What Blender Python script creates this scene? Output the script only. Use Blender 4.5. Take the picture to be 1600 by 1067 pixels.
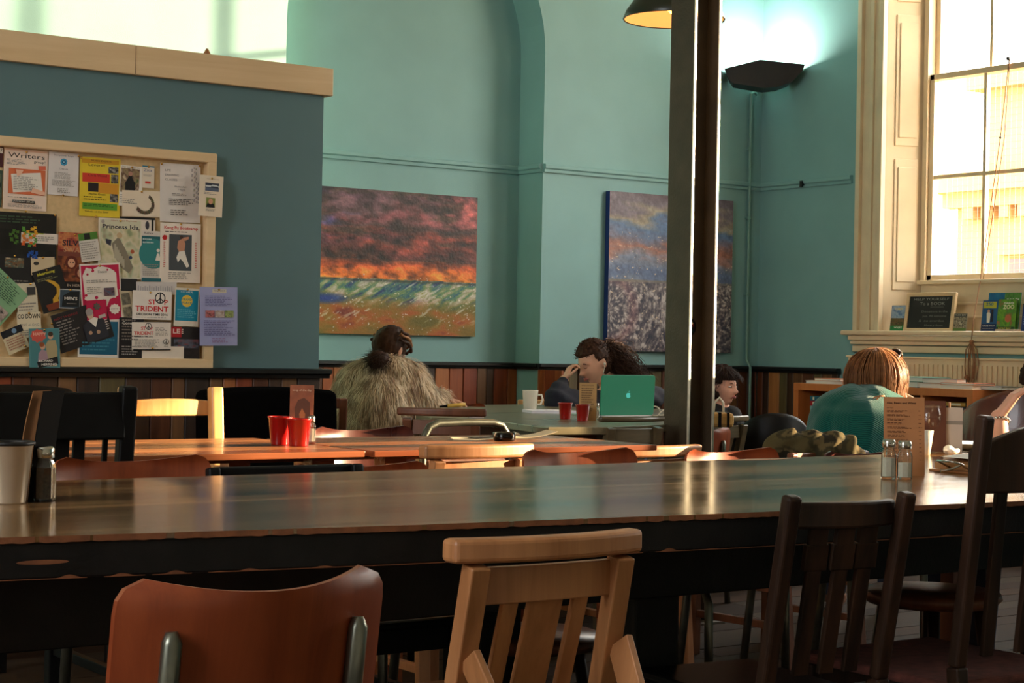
import bpy, math, random
import numpy as np
from mathutils import Vector, Matrix, Euler, noise
random.seed(7); rng = np.random.default_rng(3)
PI = math.pi
for o in list(bpy.data.objects): bpy.data.objects.remove(o)
SC = bpy.context.scene; COL = SC.collection

# ------------------------------------------------------------------ camera
FOC, YAW, PITCH, ROLL, EYE = 2800.0, .6165, .002, .019, 1.04
cam = bpy.data.cameras.new('camera'); cam.sensor_width = 36; cam.lens = 36*FOC/1600; cam.clip_start = .02
co = bpy.data.objects.new('camera', cam); COL.objects.link(co)
_cp, _sp, _cy, _sy = math.cos(PITCH), math.sin(PITCH), math.cos(YAW), math.sin(YAW)
BF = Vector((_sy*_cp, _cy*_cp, _sp)); BR = Vector((_cy, -_sy, 0)); BU = BR.cross(BF)
_c, _s = math.cos(ROLL), math.sin(ROLL)
CR = BR*_c + BU*_s; CU = -BR*_s + BU*_c
co.matrix_world = Matrix(((CR.x, CU.x, -BF.x, 0), (CR.y, CU.y, -BF.y, 0), (CR.z, CU.z, -BF.z, EYE), (0, 0, 0, 1)))
SC.camera = co
def ray(px, py):
    dx = px-800; dy = py-533.5
    u = _c*dx+_s*dy; v = -_s*dx+_c*dy
    return BF + BR*(u/FOC) - BU*(v/FOC)
O_ = Vector((0, 0, EYE))
def on(px, py, ax, val):
    d = ray(px, py); return O_ + d*((val-O_[ax])/d[ax])
def px_x(px, py, v): return on(px, py, 0, v)
def px_y(px, py, v): return on(px, py, 1, v)
def px_z(px, py, v=.75): return on(px, py, 2, v)
def PZ(px, py, Z): return O_ + ray(px, py)*Z

# ------------------------------------------------------------------ world, sun, exposure
SC.view_settings.view_transform = 'Standard'; SC.view_settings.look = 'None'
SC.view_settings.gamma = 1; SC.view_settings.use_curve_mapping = False
SC.view_settings.exposure = 0.48
W = bpy.data.worlds.new('world'); SC.world = W; W.use_nodes = True
wn = W.node_tree; bg = wn.nodes['Background']
tc = wn.nodes.new('ShaderNodeTexCoord'); sp = wn.nodes.new('ShaderNodeSeparateXYZ'); rp = wn.nodes.new('ShaderNodeValToRGB')
wn.links.new(tc.outputs['Generated'], sp.inputs[0]); wn.links.new(sp.outputs['Z'], rp.inputs[0]); wn.links.new(rp.outputs[0], bg.inputs[0])
rp.color_ramp.elements[0].position = 0; rp.color_ramp.elements[0].color = (1, .93, .78, 1)
rp.color_ramp.elements[1].position = .5; rp.color_ramp.elements[1].color = (.96, .97, .94, 1)
bg.inputs[1].default_value = 9.0
sun = bpy.data.lights.new('sun', 'SUN'); sun.energy = 22; sun.color = (1, .76, .46); sun.angle = .012
so = bpy.data.objects.new('sun', sun); COL.objects.link(so)
SUN_DIR = Vector((-.93, .37, -.178)).normalized()
so.rotation_euler = SUN_DIR.to_track_quat('-Z', 'Y').to_euler(); so.location = (30, -8, 8)
XR, YB, YN, CEIL, XL, YF = 8.15, 8.70, 8.95, 5.2, -4.2, -3.2
XG = 8.39                                     # glass plane
WINS = [(5.6, 7.62), (1.4, 3.82)]
WBOT = [1.48, 1.38]             # openings in the right-hand wall (y range)
WZ0, WZ1 = 1.17, 4.45
for i, (a, b) in enumerate(WINS):             # sky portals in the real window openings
    l = bpy.data.lights.new('window_portal', 'AREA'); l.shape = 'RECTANGLE'; l.size = b-a; l.size_y = WZ1-1.48
    l.cycles.is_portal = True
    p = bpy.data.objects.new('window_portal', l); COL.objects.link(p)
    p.location = (XG+.1, (a+b)/2, (1.48+WZ1)/2)
    p.rotation_euler = Vector((-1, 0, 0)).to_track_quat('-Z', 'Z').to_euler()

lw = bpy.data.lights.new('added_left_fill', 'AREA'); lw.shape = 'RECTANGLE'; lw.size = 4; lw.size_y = 2.4; lw.energy = 150; lw.color = (.95, .98, 1)  # added fill light in front of the left wall, out of view
lwo = bpy.data.objects.new('added_left_fill', lw); COL.objects.link(lwo); lwo.location = (XL+.15, 1.6, 3.0); lwo.rotation_euler = Vector((1, 0, -.1)).to_track_quat('-Z', 'Z').to_euler()
# ------------------------------------------------------------------ helpers
def lin(c):
    return tuple(((v/255)/12.92 if v/255 <= .04045 else ((v/255+.055)/1.055)**2.4) for v in c[:3])
def tag(o, label=None, cat=None, group=None, kind=None):
    if label: o['label'] = label
    if cat: o['category'] = cat
    if group: o['group'] = group
    if kind: o['kind'] = kind
    return o
def thing(name, label, cat, loc=(0, 0, 0), rz=0, group=None):
    o = bpy.data.objects.new(name, None); COL.objects.link(o); o.empty_display_size = .05
    o.location = loc; o.rotation_euler = (0, 0, rz)
    return tag(o, label, cat, group)
def copy_tree(o, parent=None):
    c = o.copy(); COL.objects.link(c)
    if parent is not None: c.parent = parent
    for ch in list(o.children): copy_tree(ch, c)
    return c
class MB:
    def __init__(s): s.v = []; s.f = []; s.sm = []; s.c = []
    def add(s, vs, fs, smooth=False, col=None):
        n = len(s.v); s.v += [tuple(v) for v in vs]
        for f in fs: s.f.append(tuple(i+n for i in f)); s.sm.append(smooth); s.c.append(col)
        return s
    def box(s, c, d, R=None, col=None):
        x, y, z = d[0]/2, d[1]/2, d[2]/2
        vs = [Vector(p) for p in ((-x,-y,-z),(x,-y,-z),(x,y,-z),(-x,y,-z),(-x,-y,z),(x,-y,z),(x,y,z),(-x,y,z))]
        if R is not None: vs = [R @ v for v in vs]
        vs = [v+Vector(c) for v in vs]
        return s.add(vs, [(0,3,2,1),(4,5,6,7),(0,1,5,4),(1,2,6,5),(2,3,7,6),(3,0,4,7)], False, col)
    def bb(s, a, b, col=None):
        a, b = Vector(a), Vector(b); return s.box((a+b)/2, b-a, None, col)
    def bar(s, a, b, w, d, up=(0, 0, 1), col=None):      # rectangular bar from a to b
        a, b = Vector(a), Vector(b); z = (b-a); L = z.length; z.normalize()
        x = Vector(up).cross(z)
        if x.length < 1e-4: x = Vector((1, 0, 0)).cross(z)
        if x.length < 1e-4: x = Vector((0, 1, 0)).cross(z)
        x.normalize(); y = z.cross(x)
        R = Matrix((x, y, z)).transposed()
        return s.box((a+b)/2, (w, d, L), R, col)
    def tube(s, pts, r, n=10, caps=True, smooth=True, closed=False, ell=None, col=None):
        pts = [Vector(p) for p in pts]; m = len(pts)
        rs = r if isinstance(r, (list, tuple)) else [r]*m
        up = None; vs = []
        for i, p in enumerate(pts):
            if closed: t = pts[(i+1) % m]-pts[i-1]
            else: t = pts[min(i+1, m-1)]-pts[max(i-1, 0)]
            if t.length < 1e-9: t = Vector((0, 0, 1))
            t.normalize()
            if up is None:
                up = Vector((0, 0, 1)) if abs(t.z) < .9 else Vector((1, 0, 0))
            up = (up - t*up.dot(t))
            if up.length < 1e-6: up = t.orthogonal()
            up.normalize(); sd = t.cross(up)
            e = ell[i] if ell else (1, 1)
            for k in range(n):
                a = 2*PI*k/n
                vs.append(p + sd*(math.cos(a)*rs[i]*e[0]) + up*(math.sin(a)*rs[i]*e[1]))
        fs = []
        for i in range(m if closed else m-1):
            j = (i+1) % m
            for k in range(n):
                k2 = (k+1) % n
                fs.append((i*n+k, i*n+k2, j*n+k2, j*n+k))
        s.add(vs, fs, smooth, col)
        if caps and not closed:
            b = len(s.v)-m*n
            s.f.append(tuple(b+k for k in range(n))[::-1]); s.sm.append(False); s.c.append(col)
            s.f.append(tuple(b+(m-1)*n+k for k in range(n))); s.sm.append(False); s.c.append(col)
        return s
    def lathe(s, prof, c=(0, 0, 0), n=24, smooth=True, col=None):
        vs = []; fs = []
        for r, z in prof:
            for k in range(n):
                a = 2*PI*k/n; vs.append((c[0]+r*math.cos(a), c[1]+r*math.sin(a), c[2]+z))
        for i in range(len(prof)-1):
            for k in range(n):
                fs.append((i*n+k, i*n+(k+1) % n, (i+1)*n+(k+1) % n, (i+1)*n+k))
        return s.add(vs, fs, smooth, col)
    def ball(s, c, r, n=16, m=10, sc=(1, 1, 1), R=None, col=None):
        vs = []; fs = []
        for i in range(m+1):
            t = PI*i/m
            for k in range(n):
                a = 2*PI*k/n
                v = Vector((r*sc[0]*math.sin(t)*math.cos(a), r*sc[1]*math.sin(t)*math.sin(a), -r*sc[2]*math.cos(t)))
                if R is not None: v = R @ v
                vs.append(v+Vector(c))
        for i in range(m):
            for k in range(n):
                fs.append((i*n+k, i*n+(k+1) % n, (i+1)*n+(k+1) % n, (i+1)*n+k))
        return s.add(vs, fs, True, col)
    def prism(s, poly, z0, z1, col=None):
        n = len(poly); vs = [(p[0], p[1], z0) for p in poly]+[(p[0], p[1], z1) for p in poly]
        fs = [tuple(range(n))[::-1], tuple(range(n, 2*n))]+[(i, (i+1) % n, n+(i+1) % n, n+i) for i in range(n)]
        return s.add(vs, fs, False, col)
    def mesh(s, name):
        me = bpy.data.meshes.new(name); me.from_pydata(s.v, [], s.f)
        me.polygons.foreach_set('use_smooth', s.sm)
        if any(c is not None for c in s.c):
            at = me.color_attributes.new('Col', 'FLOAT_COLOR', 'CORNER'); a = []
            for p, c in zip(me.polygons, s.c):
                cc = tuple(c or (1, 1, 1))[:3]+(1,)
                a += list(cc)*p.loop_total
            at.data.foreach_set('color', a)
        me.update(); return me
    def build(s, name, mat=None, parent=None, bevel=0, loc=None, segs=2):
        me = s.mesh(name)
        if mat: me.materials.append(mat)
        o = bpy.data.objects.new(name, me); COL.objects.link(o)
        if parent is not None: o.parent = parent
        if loc is not None: o.location = loc
        if bevel:
            b = o.modifiers.new('bevel', 'BEVEL'); b.width = bevel; b.segments = segs; b.limit_method = 'ANGLE'; b.angle_limit = .6
        return o
# ---- materials
def newmat(name):
    m = bpy.data.materials.new(name); m.use_nodes = True
    nt = m.node_tree; return m, nt, nt.nodes['Principled BSDF']
def setp(b, **k):
    for n, v in k.items():
        n = n.replace('_', ' ')
        if n in b.inputs: b.inputs[n].default_value = v
def coords(nt, scale=(1, 1, 1), rnd=False):
    t = nt.nodes.new('ShaderNodeTexCoord'); mp = nt.nodes.new('ShaderNodeMapping'); mp.inputs['Scale'].default_value = scale
    nt.links.new(t.outputs['Object'], mp.inputs['Vector'])
    if rnd:
        oi = nt.nodes.new('ShaderNodeObjectInfo'); cb = nt.nodes.new('ShaderNodeCombineXYZ'); mu = nt.nodes.new('ShaderNodeMath'); mu.operation = 'MULTIPLY'; mu.inputs[1].default_value = 40
        nt.links.new(oi.outputs['Random'], mu.inputs[0])
        for i in range(3): nt.links.new(mu.outputs[0], cb.inputs[i])
        nt.links.new(cb.outputs[0], mp.inputs['Location'])
    return mp.outputs[0]
def plain(name, c, rough=.6, var=.12, scale=6, bump=.0, metal=0, spec=.5, coat=0, fine=0, **kw):
    m, nt, b = newmat(name); c = lin(c)
    setp(b, Roughness=rough, Metallic=metal, Specular_IOR_Level=spec, Coat_Weight=coat, **kw)
    v = coords(nt); n = nt.nodes.new('ShaderNodeTexNoise'); n.inputs['Scale'].default_value = scale; n.inputs['Detail'].default_value = 6
    nt.links.new(v, n.inputs['Vector'])
    r = nt.nodes.new('ShaderNodeValToRGB'); r.color_ramp.elements[0].position = .3; r.color_ramp.elements[1].position = .7
    r.color_ramp.elements[0].color = tuple(x*(1-var) for x in c)+(1,); r.color_ramp.elements[1].color = tuple(min(1, x*(1+var)) for x in c)+(1,)
    nt.links.new(n.outputs['Fac'], r.inputs[0]); nt.links.new(r.outputs[0], b.inputs['Base Color'])
    if bump:
        n2 = nt.nodes.new('ShaderNodeTexNoise'); n2.inputs['Scale'].default_value = fine or scale*12; n2.inputs['Detail'].default_value = 4
        nt.links.new(v, n2.inputs['Vector'])
        bp = nt.nodes.new('ShaderNodeBump'); bp.inputs['Strength'].default_value = bump; bp.inputs['Distance'].default_value = .004
        nt.links.new(n2.outputs['Fac'], bp.inputs['Height']); nt.links.new(bp.outputs[0], b.inputs['Normal'])
    return m
def wood(name, c1, c2, axis=0, rough=.4, grain=24, coat=0., bump=.12, c3=None, rnd=True, spec=.5, rvar=.12):
    m, nt, b = newmat(name)
    sc = [grain]*3; sc[axis] = grain*.06
    v = coords(nt, tuple(sc), rnd)
    n = nt.nodes.new('ShaderNodeTexNoise'); n.inputs['Scale'].default_value = 1; n.inputs['Detail'].default_value = 8; n.inputs['Roughness'].default_value = .65
    n.inputs['Distortion'].default_value = .6
    nt.links.new(v, n.inputs['Vector'])
    r = nt.nodes.new('ShaderNodeValToRGB'); e = r.color_ramp.elements
    e[0].position = .36; e[0].color = lin(c1)+(1,); e[1].position = .64; e[1].color = lin(c2)+(1,)
    if c3: q = e.new(.5); q.color = lin(c3)+(1,)
    nt.links.new(n.outputs['Fac'], r.inputs[0]); nt.links.new(r.outputs[0], b.inputs['Base Color'])
    setp(b, Coat_Weight=coat, Coat_Roughness=.12, Specular_IOR_Level=spec)
    mr = nt.nodes.new('ShaderNodeMapRange'); mr.inputs['To Min'].default_value = max(.02, rough-rvar); mr.inputs['To Max'].default_value = rough+rvar
    nt.links.new(n.outputs['Fac'], mr.inputs['Value']); nt.links.new(mr.outputs[0], b.inputs['Roughness'])
    bp = nt.nodes.new('ShaderNodeBump'); bp.inputs['Strength'].default_value = bump; bp.inputs['Distance'].default_value = .002
    nt.links.new(n.outputs['Fac'], bp.inputs['Height']); nt.links.new(bp.outputs[0], b.inputs['Normal'])
    return m
def glow(name, c, s):
    m, nt, b = newmat(name); setp(b, Base_Color=lin(c)+(1,), Emission_Color=lin(c)+(1,), Emission_Strength=s); return m
def attrmat(name, rough=.6, spec=.4, bump=0, sheen=0):
    m, nt, b = newmat(name); a = nt.nodes.new('ShaderNodeVertexColor'); a.layer_name = 'Col'
    nt.links.new(a.outputs[0], b.inputs['Base Color']); setp(b, Roughness=rough, Specular_IOR_Level=spec)
    if bump:
        v = coords(nt); n2 = nt.nodes.new('ShaderNodeTexNoise'); n2.inputs['Scale'].default_value = 70; nt.links.new(v, n2.inputs['Vector'])
        bp = nt.nodes.new('ShaderNodeBump'); bp.inputs['Strength'].default_value = bump; bp.inputs['Distance'].default_value = .003
        nt.links.new(n2.outputs['Fac'], bp.inputs['Height']); nt.links.new(bp.outputs[0], b.inputs['Normal'])
    return m
def glassmat(name, rough=.02, tint=(250, 252, 250)):
    m, nt, b = newmat(name); setp(b, Base_Color=lin(tint)+(1,), Roughness=rough, Transmission_Weight=1., IOR=1.45); return m
def panemat(name):
    m, nt, b = newmat(name); nt.nodes.remove(b); out = nt.nodes['Material Output']
    t = nt.nodes.new('ShaderNodeBsdfTransparent'); g = nt.nodes.new('ShaderNodeBsdfGlossy'); g.inputs['Roughness'].default_value = .02
    x = nt.nodes.new('ShaderNodeMixShader'); x.inputs[0].default_value = .06
    nt.links.new(t.outputs[0], x.inputs[1]); nt.links.new(g.outputs[0], x.inputs[2]); nt.links.new(x.outputs[0], out.inputs[0]); return m

M = {}
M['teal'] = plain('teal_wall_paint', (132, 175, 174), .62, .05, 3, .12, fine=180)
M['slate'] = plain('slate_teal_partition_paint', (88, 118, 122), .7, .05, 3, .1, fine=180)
M['cream'] = plain('cream_gloss_paint', (230, 208, 172), .35, .05, 8, .04)
M['creamwood'] = wood('pale_cream_timber', (214, 182, 136), (228, 200, 158), 0, .5, 12)
M['darktrim'] = plain('black_gloss_trim', (26, 27, 27), .3, .2, 20)
M['ceiling'] = plain('white_ceiling', (225, 222, 210), .8, .04, 4)
M['white_wall'] = plain('pale_plaster', (196, 190, 170), .8, .05, 4)
M['floorwood'] = [wood('floor_board_%s' % n, a, b, 0, .8, 18, 0, spec=.12) for n, a, b in (('warm', (50, 34, 23), (70, 48, 32)), ('dark', (38, 27, 19), (58, 40, 27)), ('grey', (48, 38, 30), (68, 55, 43)))]
PL = [((72, 38, 20), (98, 54, 28)), ((128, 62, 28), (158, 84, 42)), ((52, 34, 22), (76, 50, 32)), ((146, 84, 44), (172, 106, 60)), ((92, 62, 38), (120, 84, 52)), ((112, 46, 20), (142, 66, 32)), ((76, 66, 42), (98, 86, 54)), ((42, 28, 20), (60, 40, 28)), ((150, 98, 54), (176, 120, 72))]
M['planks'] = [wood('reclaimed_plank_%d' % i, a, b, 2, .5, 22) for i, (a, b) in enumerate([tuple(tuple(min(255, int(v*k_)) for v, k_ in zip(c, (1.08, 1.06, 1.0))) for c in pr) for pr in PL])]
M['tabletop'] = wood('dark_worn_tabletop', (66, 46, 28), (166, 122, 76), 0, .17, 7, .1, .12, (112, 82, 50), rnd=False, rvar=.08, spec=.4)
M['blackpaint'] = plain('worn_black_paint', (26, 24, 22), .5, .3, 14, .2, 0, .25)
M['worn'] = plain('bare_wood_wear', (132, 80, 48), .6, .25, 40, .2)
M['orangeA'] = wood('orange_board', (160, 92, 50), (196, 130, 78), 0, .3, 12, .2)
M['orangeB'] = wood('red_brown_board', (118, 60, 34), (150, 84, 48), 0, .28, 12, .2)
M['orangeC'] = wood('dark_table_board', (72, 46, 32), (104, 70, 46), 0, .28, 12, .2)
M['ply'] = wood('orange_brown_plywood', (122, 52, 26), (152, 72, 36), 2, .4, 16, .12, .05, spec=.4)
M['plydark'] = wood('dark_plum_plywood', (70, 34, 30), (98, 50, 40), 2, .3, 16, .5, .05)
M['tan'] = wood('tan_beech', (160, 104, 62), (190, 130, 82), 2, .45, 18, .05)
M['tanx'] = wood('tan_beech_rail', (160, 104, 62), (190, 130, 82), 0, .45, 18, .05)
M['pale'] = wood('pale_varnished_beech', (206, 152, 92), (226, 176, 116), 2, .35, 16, .2)
M['dark'] = wood('dark_stained_oak', (30, 20, 14), (66, 42, 29), 2, .45, 22, 0, spec=.25)
M['brown'] = wood('mid_brown_wood', (92, 52, 32), (122, 72, 46), 2, .4, 20, .1)
M['olive'] = wood('olive_brown_wood', (78, 66, 46), (104, 88, 62), 0, .35, 20, .1)
M['black'] = plain('black_paint', (16, 14, 13), .5, .3, 20, 0, 0, .2)
M['blackcloth'] = plain('black_upholstery', (8, 7, 7), .95, .2, 30, .2, 0, .03)
M['steel'] = plain('dull_grey_tube_steel', (120, 120, 108), .3, .15, 30, 0, .9)
M['steelpaint'] = plain('dark_brown_painted_steel', (70, 58, 44), .42, .22, 10, .25, 0, .4, fine=120)
M['brightsteel'] = plain('rubbed_bare_steel', (225, 215, 195), .38, .1, 60, 0, .8)
M['chrome'] = plain('polished_metal', (200, 198, 190), .18, .04, 30, 0, 1)
M['red'] = plain('glossy_red_enamel', (160, 16, 12), .25, .05, 20, 0, 0, .5, .5)
M['ceramic'] = plain('cream_ceramic', (232, 224, 204), .25, .03, 10, 0, 0, .5, .3)
M['paper'] = plain('white_paper', (236, 232, 222), .8, .03, 20)
M['kraft'] = plain('brown_kraft_card', (196, 142, 92), .7, .06, 30, .05)
M['print'] = attrmat('printed_ink', .55, .35)
M['paint'] = attrmat('oil_paint', .45, .4, .5)
M['cloth'] = attrmat('printed_cloth', .9, .1, .4)
M['glass'] = glassmat('clear_glass')
M['pane'] = panemat('window_glass')
M['salt'] = plain('white_salt', (232, 222, 200), .9, .05, 200)
M['pepper'] = plain('ground_pepper', (66, 48, 36), .95, .5, 300)
M['skin'] = plain('skin', (222, 168, 138), .5, .06, 30, 0, 0, .4, Subsurface_Weight=.05)
M['skinrosy'] = plain('rosy_skin', (232, 170, 142), .5, .08, 30)
M['lip'] = plain('lip_skin', (176, 92, 84), .45, .05, 60)
M['eyewhite'] = plain('eye_white', (226, 220, 212), .3, .02, 60)
M['iris'] = plain('dark_iris', (50, 44, 40), .2, .1, 60)
M['hairdark'] = plain('dark_brown_hair', (62, 38, 24), .6, .4, 60, spec=.2)
M['hairblack'] = plain('black_brown_hair', (46, 28, 20), .65, .3, 60, spec=.15)
M['hairred'] = plain('auburn_hair', (150, 100, 60), .5, .3, 60, spec=.35)
M['navy'] = plain('navy_knit', (24, 24, 38), .9, .2, 60, .3)
M['blackknit'] = plain('black_knit', (20, 18, 20), .9, .2, 60, .3)
M['jeans'] = plain('dark_denim', (38, 44, 62), .9, .2, 60, .3)
M['fur'] = attrmat('fur_strand', .75, .2); setp(M['fur'].node_tree.nodes['Principled BSDF'], Sheen_Weight=.6, Sheen_Roughness=.5, Sheen_Tint=(1, .93, .82, 1))
M['furbase'] = plain('fur_backing', (206, 182, 148), .95, .25, 25, .5)
M['lapshell'] = plain('green_laptop_shell', (22, 140, 104), .4, .03, 10)
M['laplogo'] = glow('lit_logo', (70, 190, 180), .35)
M['lappanel'] = plain('silver_aluminium', (178, 178, 178), .35, .03, 30, 0, .8)
M['bookcase'] = wood('orange_birch_veneer', (196, 110, 54), (212, 128, 68), 2, .4, 10, .1)
M['iron'] = plain('black_painted_iron', (24, 20, 18), .5, .3, 30, .1)
M['pipe'] = plain('painted_conduit', (120, 160, 150), .4, .05, 20)
M['lampout'] = plain('dark_green_enamel', (44, 48, 34), .3, .1, 20)
M['lampin'] = plain('cream_lamp_lining', (236, 186, 136), .4, .02, 20)
M['cord'] = plain('brown_cord', (150, 104, 70), .8, .2, 60, .3)
M['thinglass'] = panemat('thin_glass')
M['wire'] = plain('wire', (190, 180, 160), .5, .05, 60)
M['facade'] = plain('pale_stone', (176, 138, 88), .85, .12, 1.2, .2)
M['leather'] = plain('brown_leather', (84, 38, 26), .28, .2, 20, .15, 0, .5, .3)
M['slate_board'] = plain('chalkboard_slate', (36, 38, 36), .75, .15, 12)
M['rubber'] = plain('black_rubber', (16, 16, 16), .8, .1, 30)
M['velvet'] = plain('worn_red_seat_cloth', (96, 50, 40), .95, .35, 40, .4)

# sweater with a knitted rib
def knit():
    m, nt, b = newmat('teal_ribbed_knit'); setp(b, Roughness=.85, Specular_IOR_Level=.2, Sheen_Weight=.3)
    v = coords(nt, (1, 1, 1)); w = nt.nodes.new('ShaderNodeTexWave'); w.wave_type = 'BANDS'; w.bands_direction = 'DIAGONAL'; w.inputs['Scale'].default_value = 70; w.inputs['Distortion'].default_value = 1.5
    nt.links.new(v, w.inputs['Vector'])
    r = nt.nodes.new('ShaderNodeValToRGB'); r.color_ramp.elements[0].color = lin((6, 74, 68))+(1,); r.color_ramp.elements[1].color = lin((14, 104, 94))+(1,)
    nt.links.new(w.outputs['Fac'], r.inputs[0]); nt.links.new(r.outputs[0], b.inputs['Base Color'])
    bp = nt.nodes.new('ShaderNodeBump'); bp.inputs['Strength'].default_value = .5; bp.inputs['Distance'].default_value = .004
    nt.links.new(w.outputs['Fac'], bp.inputs['Height']); nt.links.new(bp.outputs[0], b.inputs['Normal']); return m
M['knit'] = knit()

# ---- lettering and flat print
_tc = {}
def text_geo(s, bold=False):
    if s in _tc: return _tc[s]
    cu = bpy.data.curves.new('t', 'FONT'); cu.body = s; cu.size = 1; cu.resolution_u = 2; cu.fill_mode = 'FRONT'
    if bold: cu.offset = .02
    o = bpy.data.objects.new('t', cu); me = o.to_mesh()
    v = [(p.co.x, p.co.y) for p in me.vertices]; f = [tuple(p.vertices) for p in me.polygons]
    o.to_mesh_clear(); bpy.data.objects.remove(o); bpy.data.curves.remove(cu)
    w = max([a for a, _ in v] or [1]); _tc[s] = (v, f, w); return _tc[s]
class Art:
    """flat print on a sheet of w x h metres; local x right, z up, facing -y; fractions run 0..1 from the top left"""
    def __init__(s, w, h, y=-.0012): s.w, s.h = w, h; s.mb = MB(); s.y = y; s.k = 0
    def P(s, x, y, d): return ((x-.5)*s.w, s.y-d, (.5-y)*s.h)
    def d(s): s.k += 1; return s.k*.00006
    def r(s, x0, y0, x1, y1, c):
        d = s.d(); s.mb.add([s.P(x0, y1, d), s.P(x1, y1, d), s.P(x1, y0, d), s.P(x0, y0, d)], [(0, 1, 2, 3)], False, lin(c)); return s
    def poly(s, pts, c):
        d = s.d(); v = [s.P(x, y, d) for x, y in pts]; s.mb.add(v, [tuple(range(len(v)))], False, lin(c)); return s
    def c(s, cx, cy, r, c, asp=1, n=24, jag=0):
        rr = [r*(1+jag*(1 if i % 2 else -1)) for i in range(n)]
        return s.poly([(cx+rr[i]*math.cos(2*PI*i/n)*asp*s.h/s.w, cy+rr[i]*math.sin(2*PI*i/n)) for i in range(n)], c)
    def t(s, txt, x, y, size, c, fit=None, bold=False, slant=0):
        v, f, w = text_geo(txt, bold); k = size*s.h
        kx = k if fit is None else fit*s.w/w
        d = s.d(); X = (x-.5)*s.w; Z = (.5-y)*s.h
        s.mb.add([(X+a*kx+slant*b*k, s.y-d, Z+b*k-size*s.h*.7) for a, b in v], f, False, lin(c)); return s
    def lines(s, x0, y0, x1, y1, n, c, seed=0):
        rr = random.Random(seed); dy = (y1-y0)/n
        for i in range(n):
            yy = y0+i*dy; x = x0; e = x0+(x1-x0)*rr.uniform(.65, 1)
            while x < e:
                wl = min(rr.uniform(.03, .11), e-x); s.r(x, yy, x+wl, yy+dy*.42, c); x += wl+.02
        return s
    def photo(s, x0, y0, x1, y1, pal, seed=0, n=14, fn=None):
        d = s.d(); nx = n = int(n*1.6); ny = max(3, int(n*(y1-y0)*s.h/max(1e-6, (x1-x0)*s.w)))
        cols = [lin(p) for p in pal]
        for i in range(nx):
            for j in range(ny):
                u = (i+.5)/nx; v = (j+.5)/ny
                if fn: k = fn(u, v)
                else: k = (noise.noise(Vector((u*3+seed*7.3, v*3, seed)))*.75+noise.noise(Vector((u*8+seed*3.1, v*8, seed+4)))*.45+.5)*(len(cols)-1)
                k = max(0, min(len(cols)-1.001, k)); q_ = int(k); cc = tuple(cols[q_][z_]*(1-(k-q_))+cols[min(q_+1, len(cols)-1)][z_]*(k-q_) for z_ in range(3))
                a0 = x0+(x1-x0)*i/nx; a1 = x0+(x1-x0)*(i+1)/nx; b0 = y0+(y1-y0)*j/ny; b1 = y0+(y1-y0)*(j+1)/ny
                s.mb.add([s.P(a0, b1, d), s.P(a1, b1, d), s.P(a1, b0, d), s.P(a0, b0, d)], [(0, 1, 2, 3)], False, cc)
        return s
    def build(s, parent, name='print'): return s.mb.build(name, M['print'], parent)
def solid(name, c): return MB, c
_cm = {}
def cmat(c, rough=.7, name='sheet_colour'):
    k = (tuple(c), rough)
    if k not in _cm: _cm[k] = plain(name, c, rough, .04, 20)
    return _cm[k]

# ================================================================== SETTING
def struct(o): o['kind'] = 'structure'; return o
f = struct(MB().bb((XL, YF, -.12), (XR+.4, YN+.2, -.022)).build('floor', M['floorwood'][1]))
unit = {}
def board_mesh(mat, key):
    if key not in unit:
        me = MB().box((0, 0, 0), (1, 1, 1)).mesh('board'); me.materials.append(mat); unit[key] = me
    return unit[key]
def piece(name, me, loc, scale, parent, bev=.003):
    o = bpy.data.objects.new(name, me); COL.objects.link(o); o.parent = parent; o.location = loc; o.scale = scale; return o
# planks are real boards with chamfered edges: mesh built per size, shared by tone
def plankmesh(mat, key, sx, sy, sz, ch):
    k = (key, round(sx, 3), round(sy, 3), round(sz, 3))
    if k not in unit:
        m = MB(); x, y, z = sx/2, sy/2, sz/2
        if sz >= sx:   # upright wall board, chamfer on its front (-y) long edges
            pf = [(-x, y), (-x, -y+ch), (-x+ch, -y), (x-ch, -y), (x, -y+ch), (x, y)]; m.prism(pf, -z, z)
        me = m.mesh('plank'); me.materials.append(mat); unit[k] = me
    return unit[k]
for j in range(46):
    y = -.6+j*.135
    x = -0.5+random.uniform(-1.2, 0)
    while x < 7.6:
        L = random.choice((1.4, 1.9, 2.4)); t = random.randrange(3)
        if x+L > .8 and y > .9: piece('floor_board', board_mesh(M['floorwood'][t], 'f%d' % t), (x+L/2, y+.0675, -.011+random.uniform(0, .002)), (L-.004, .131, .022), f)
        x += L
struct(MB().bb((XL, YF, CEIL), (XR+.4, YN+.2, CEIL+.1)).build('ceiling', M['ceiling']))
struct(MB().bb((XL-.1, YF, 0), (XL, YN, CEIL)).build('wall_left', M['white_wall']))
struct(MB().bb((XL, YF-.1, 0), (XR, YF, CEIL)).build('wall_front', M['white_wall']))
# back wall with an arched niche
NX0, NX1, SPR = 4.62, 6.37, 2.80
ncx, nr = (NX0+NX1)/2, (NX1-NX0)/2
w = MB()
w.bb((XL, YB, 0), (NX0, YN+.1, CEIL)); w.bb((NX1, YB, 0), (XR+.4, YN+.1, CEIL)); w.bb((NX0-.01, YN, 0), (NX1+.01, YN+.1, CEIL))
arc = [(ncx-nr*math.cos(PI*i/32), SPR+nr*math.sin(PI*i/32)) for i in range(33)]
for (x0, z0), (x1, z1) in zip(arc, arc[1:]):
    w.add([(x0, YB, z0), (x1, YB, z1), (x1, YB, CEIL), (x0, YB, CEIL)], [(0, 1, 2, 3)])
    w.add([(x0, YB, z0), (x0, YN, z0), (x1, YN, z1), (x1, YB, z1)], [(0, 1, 2, 3)])
wall_back = struct(w.build('wall_back', M['teal']))
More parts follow.
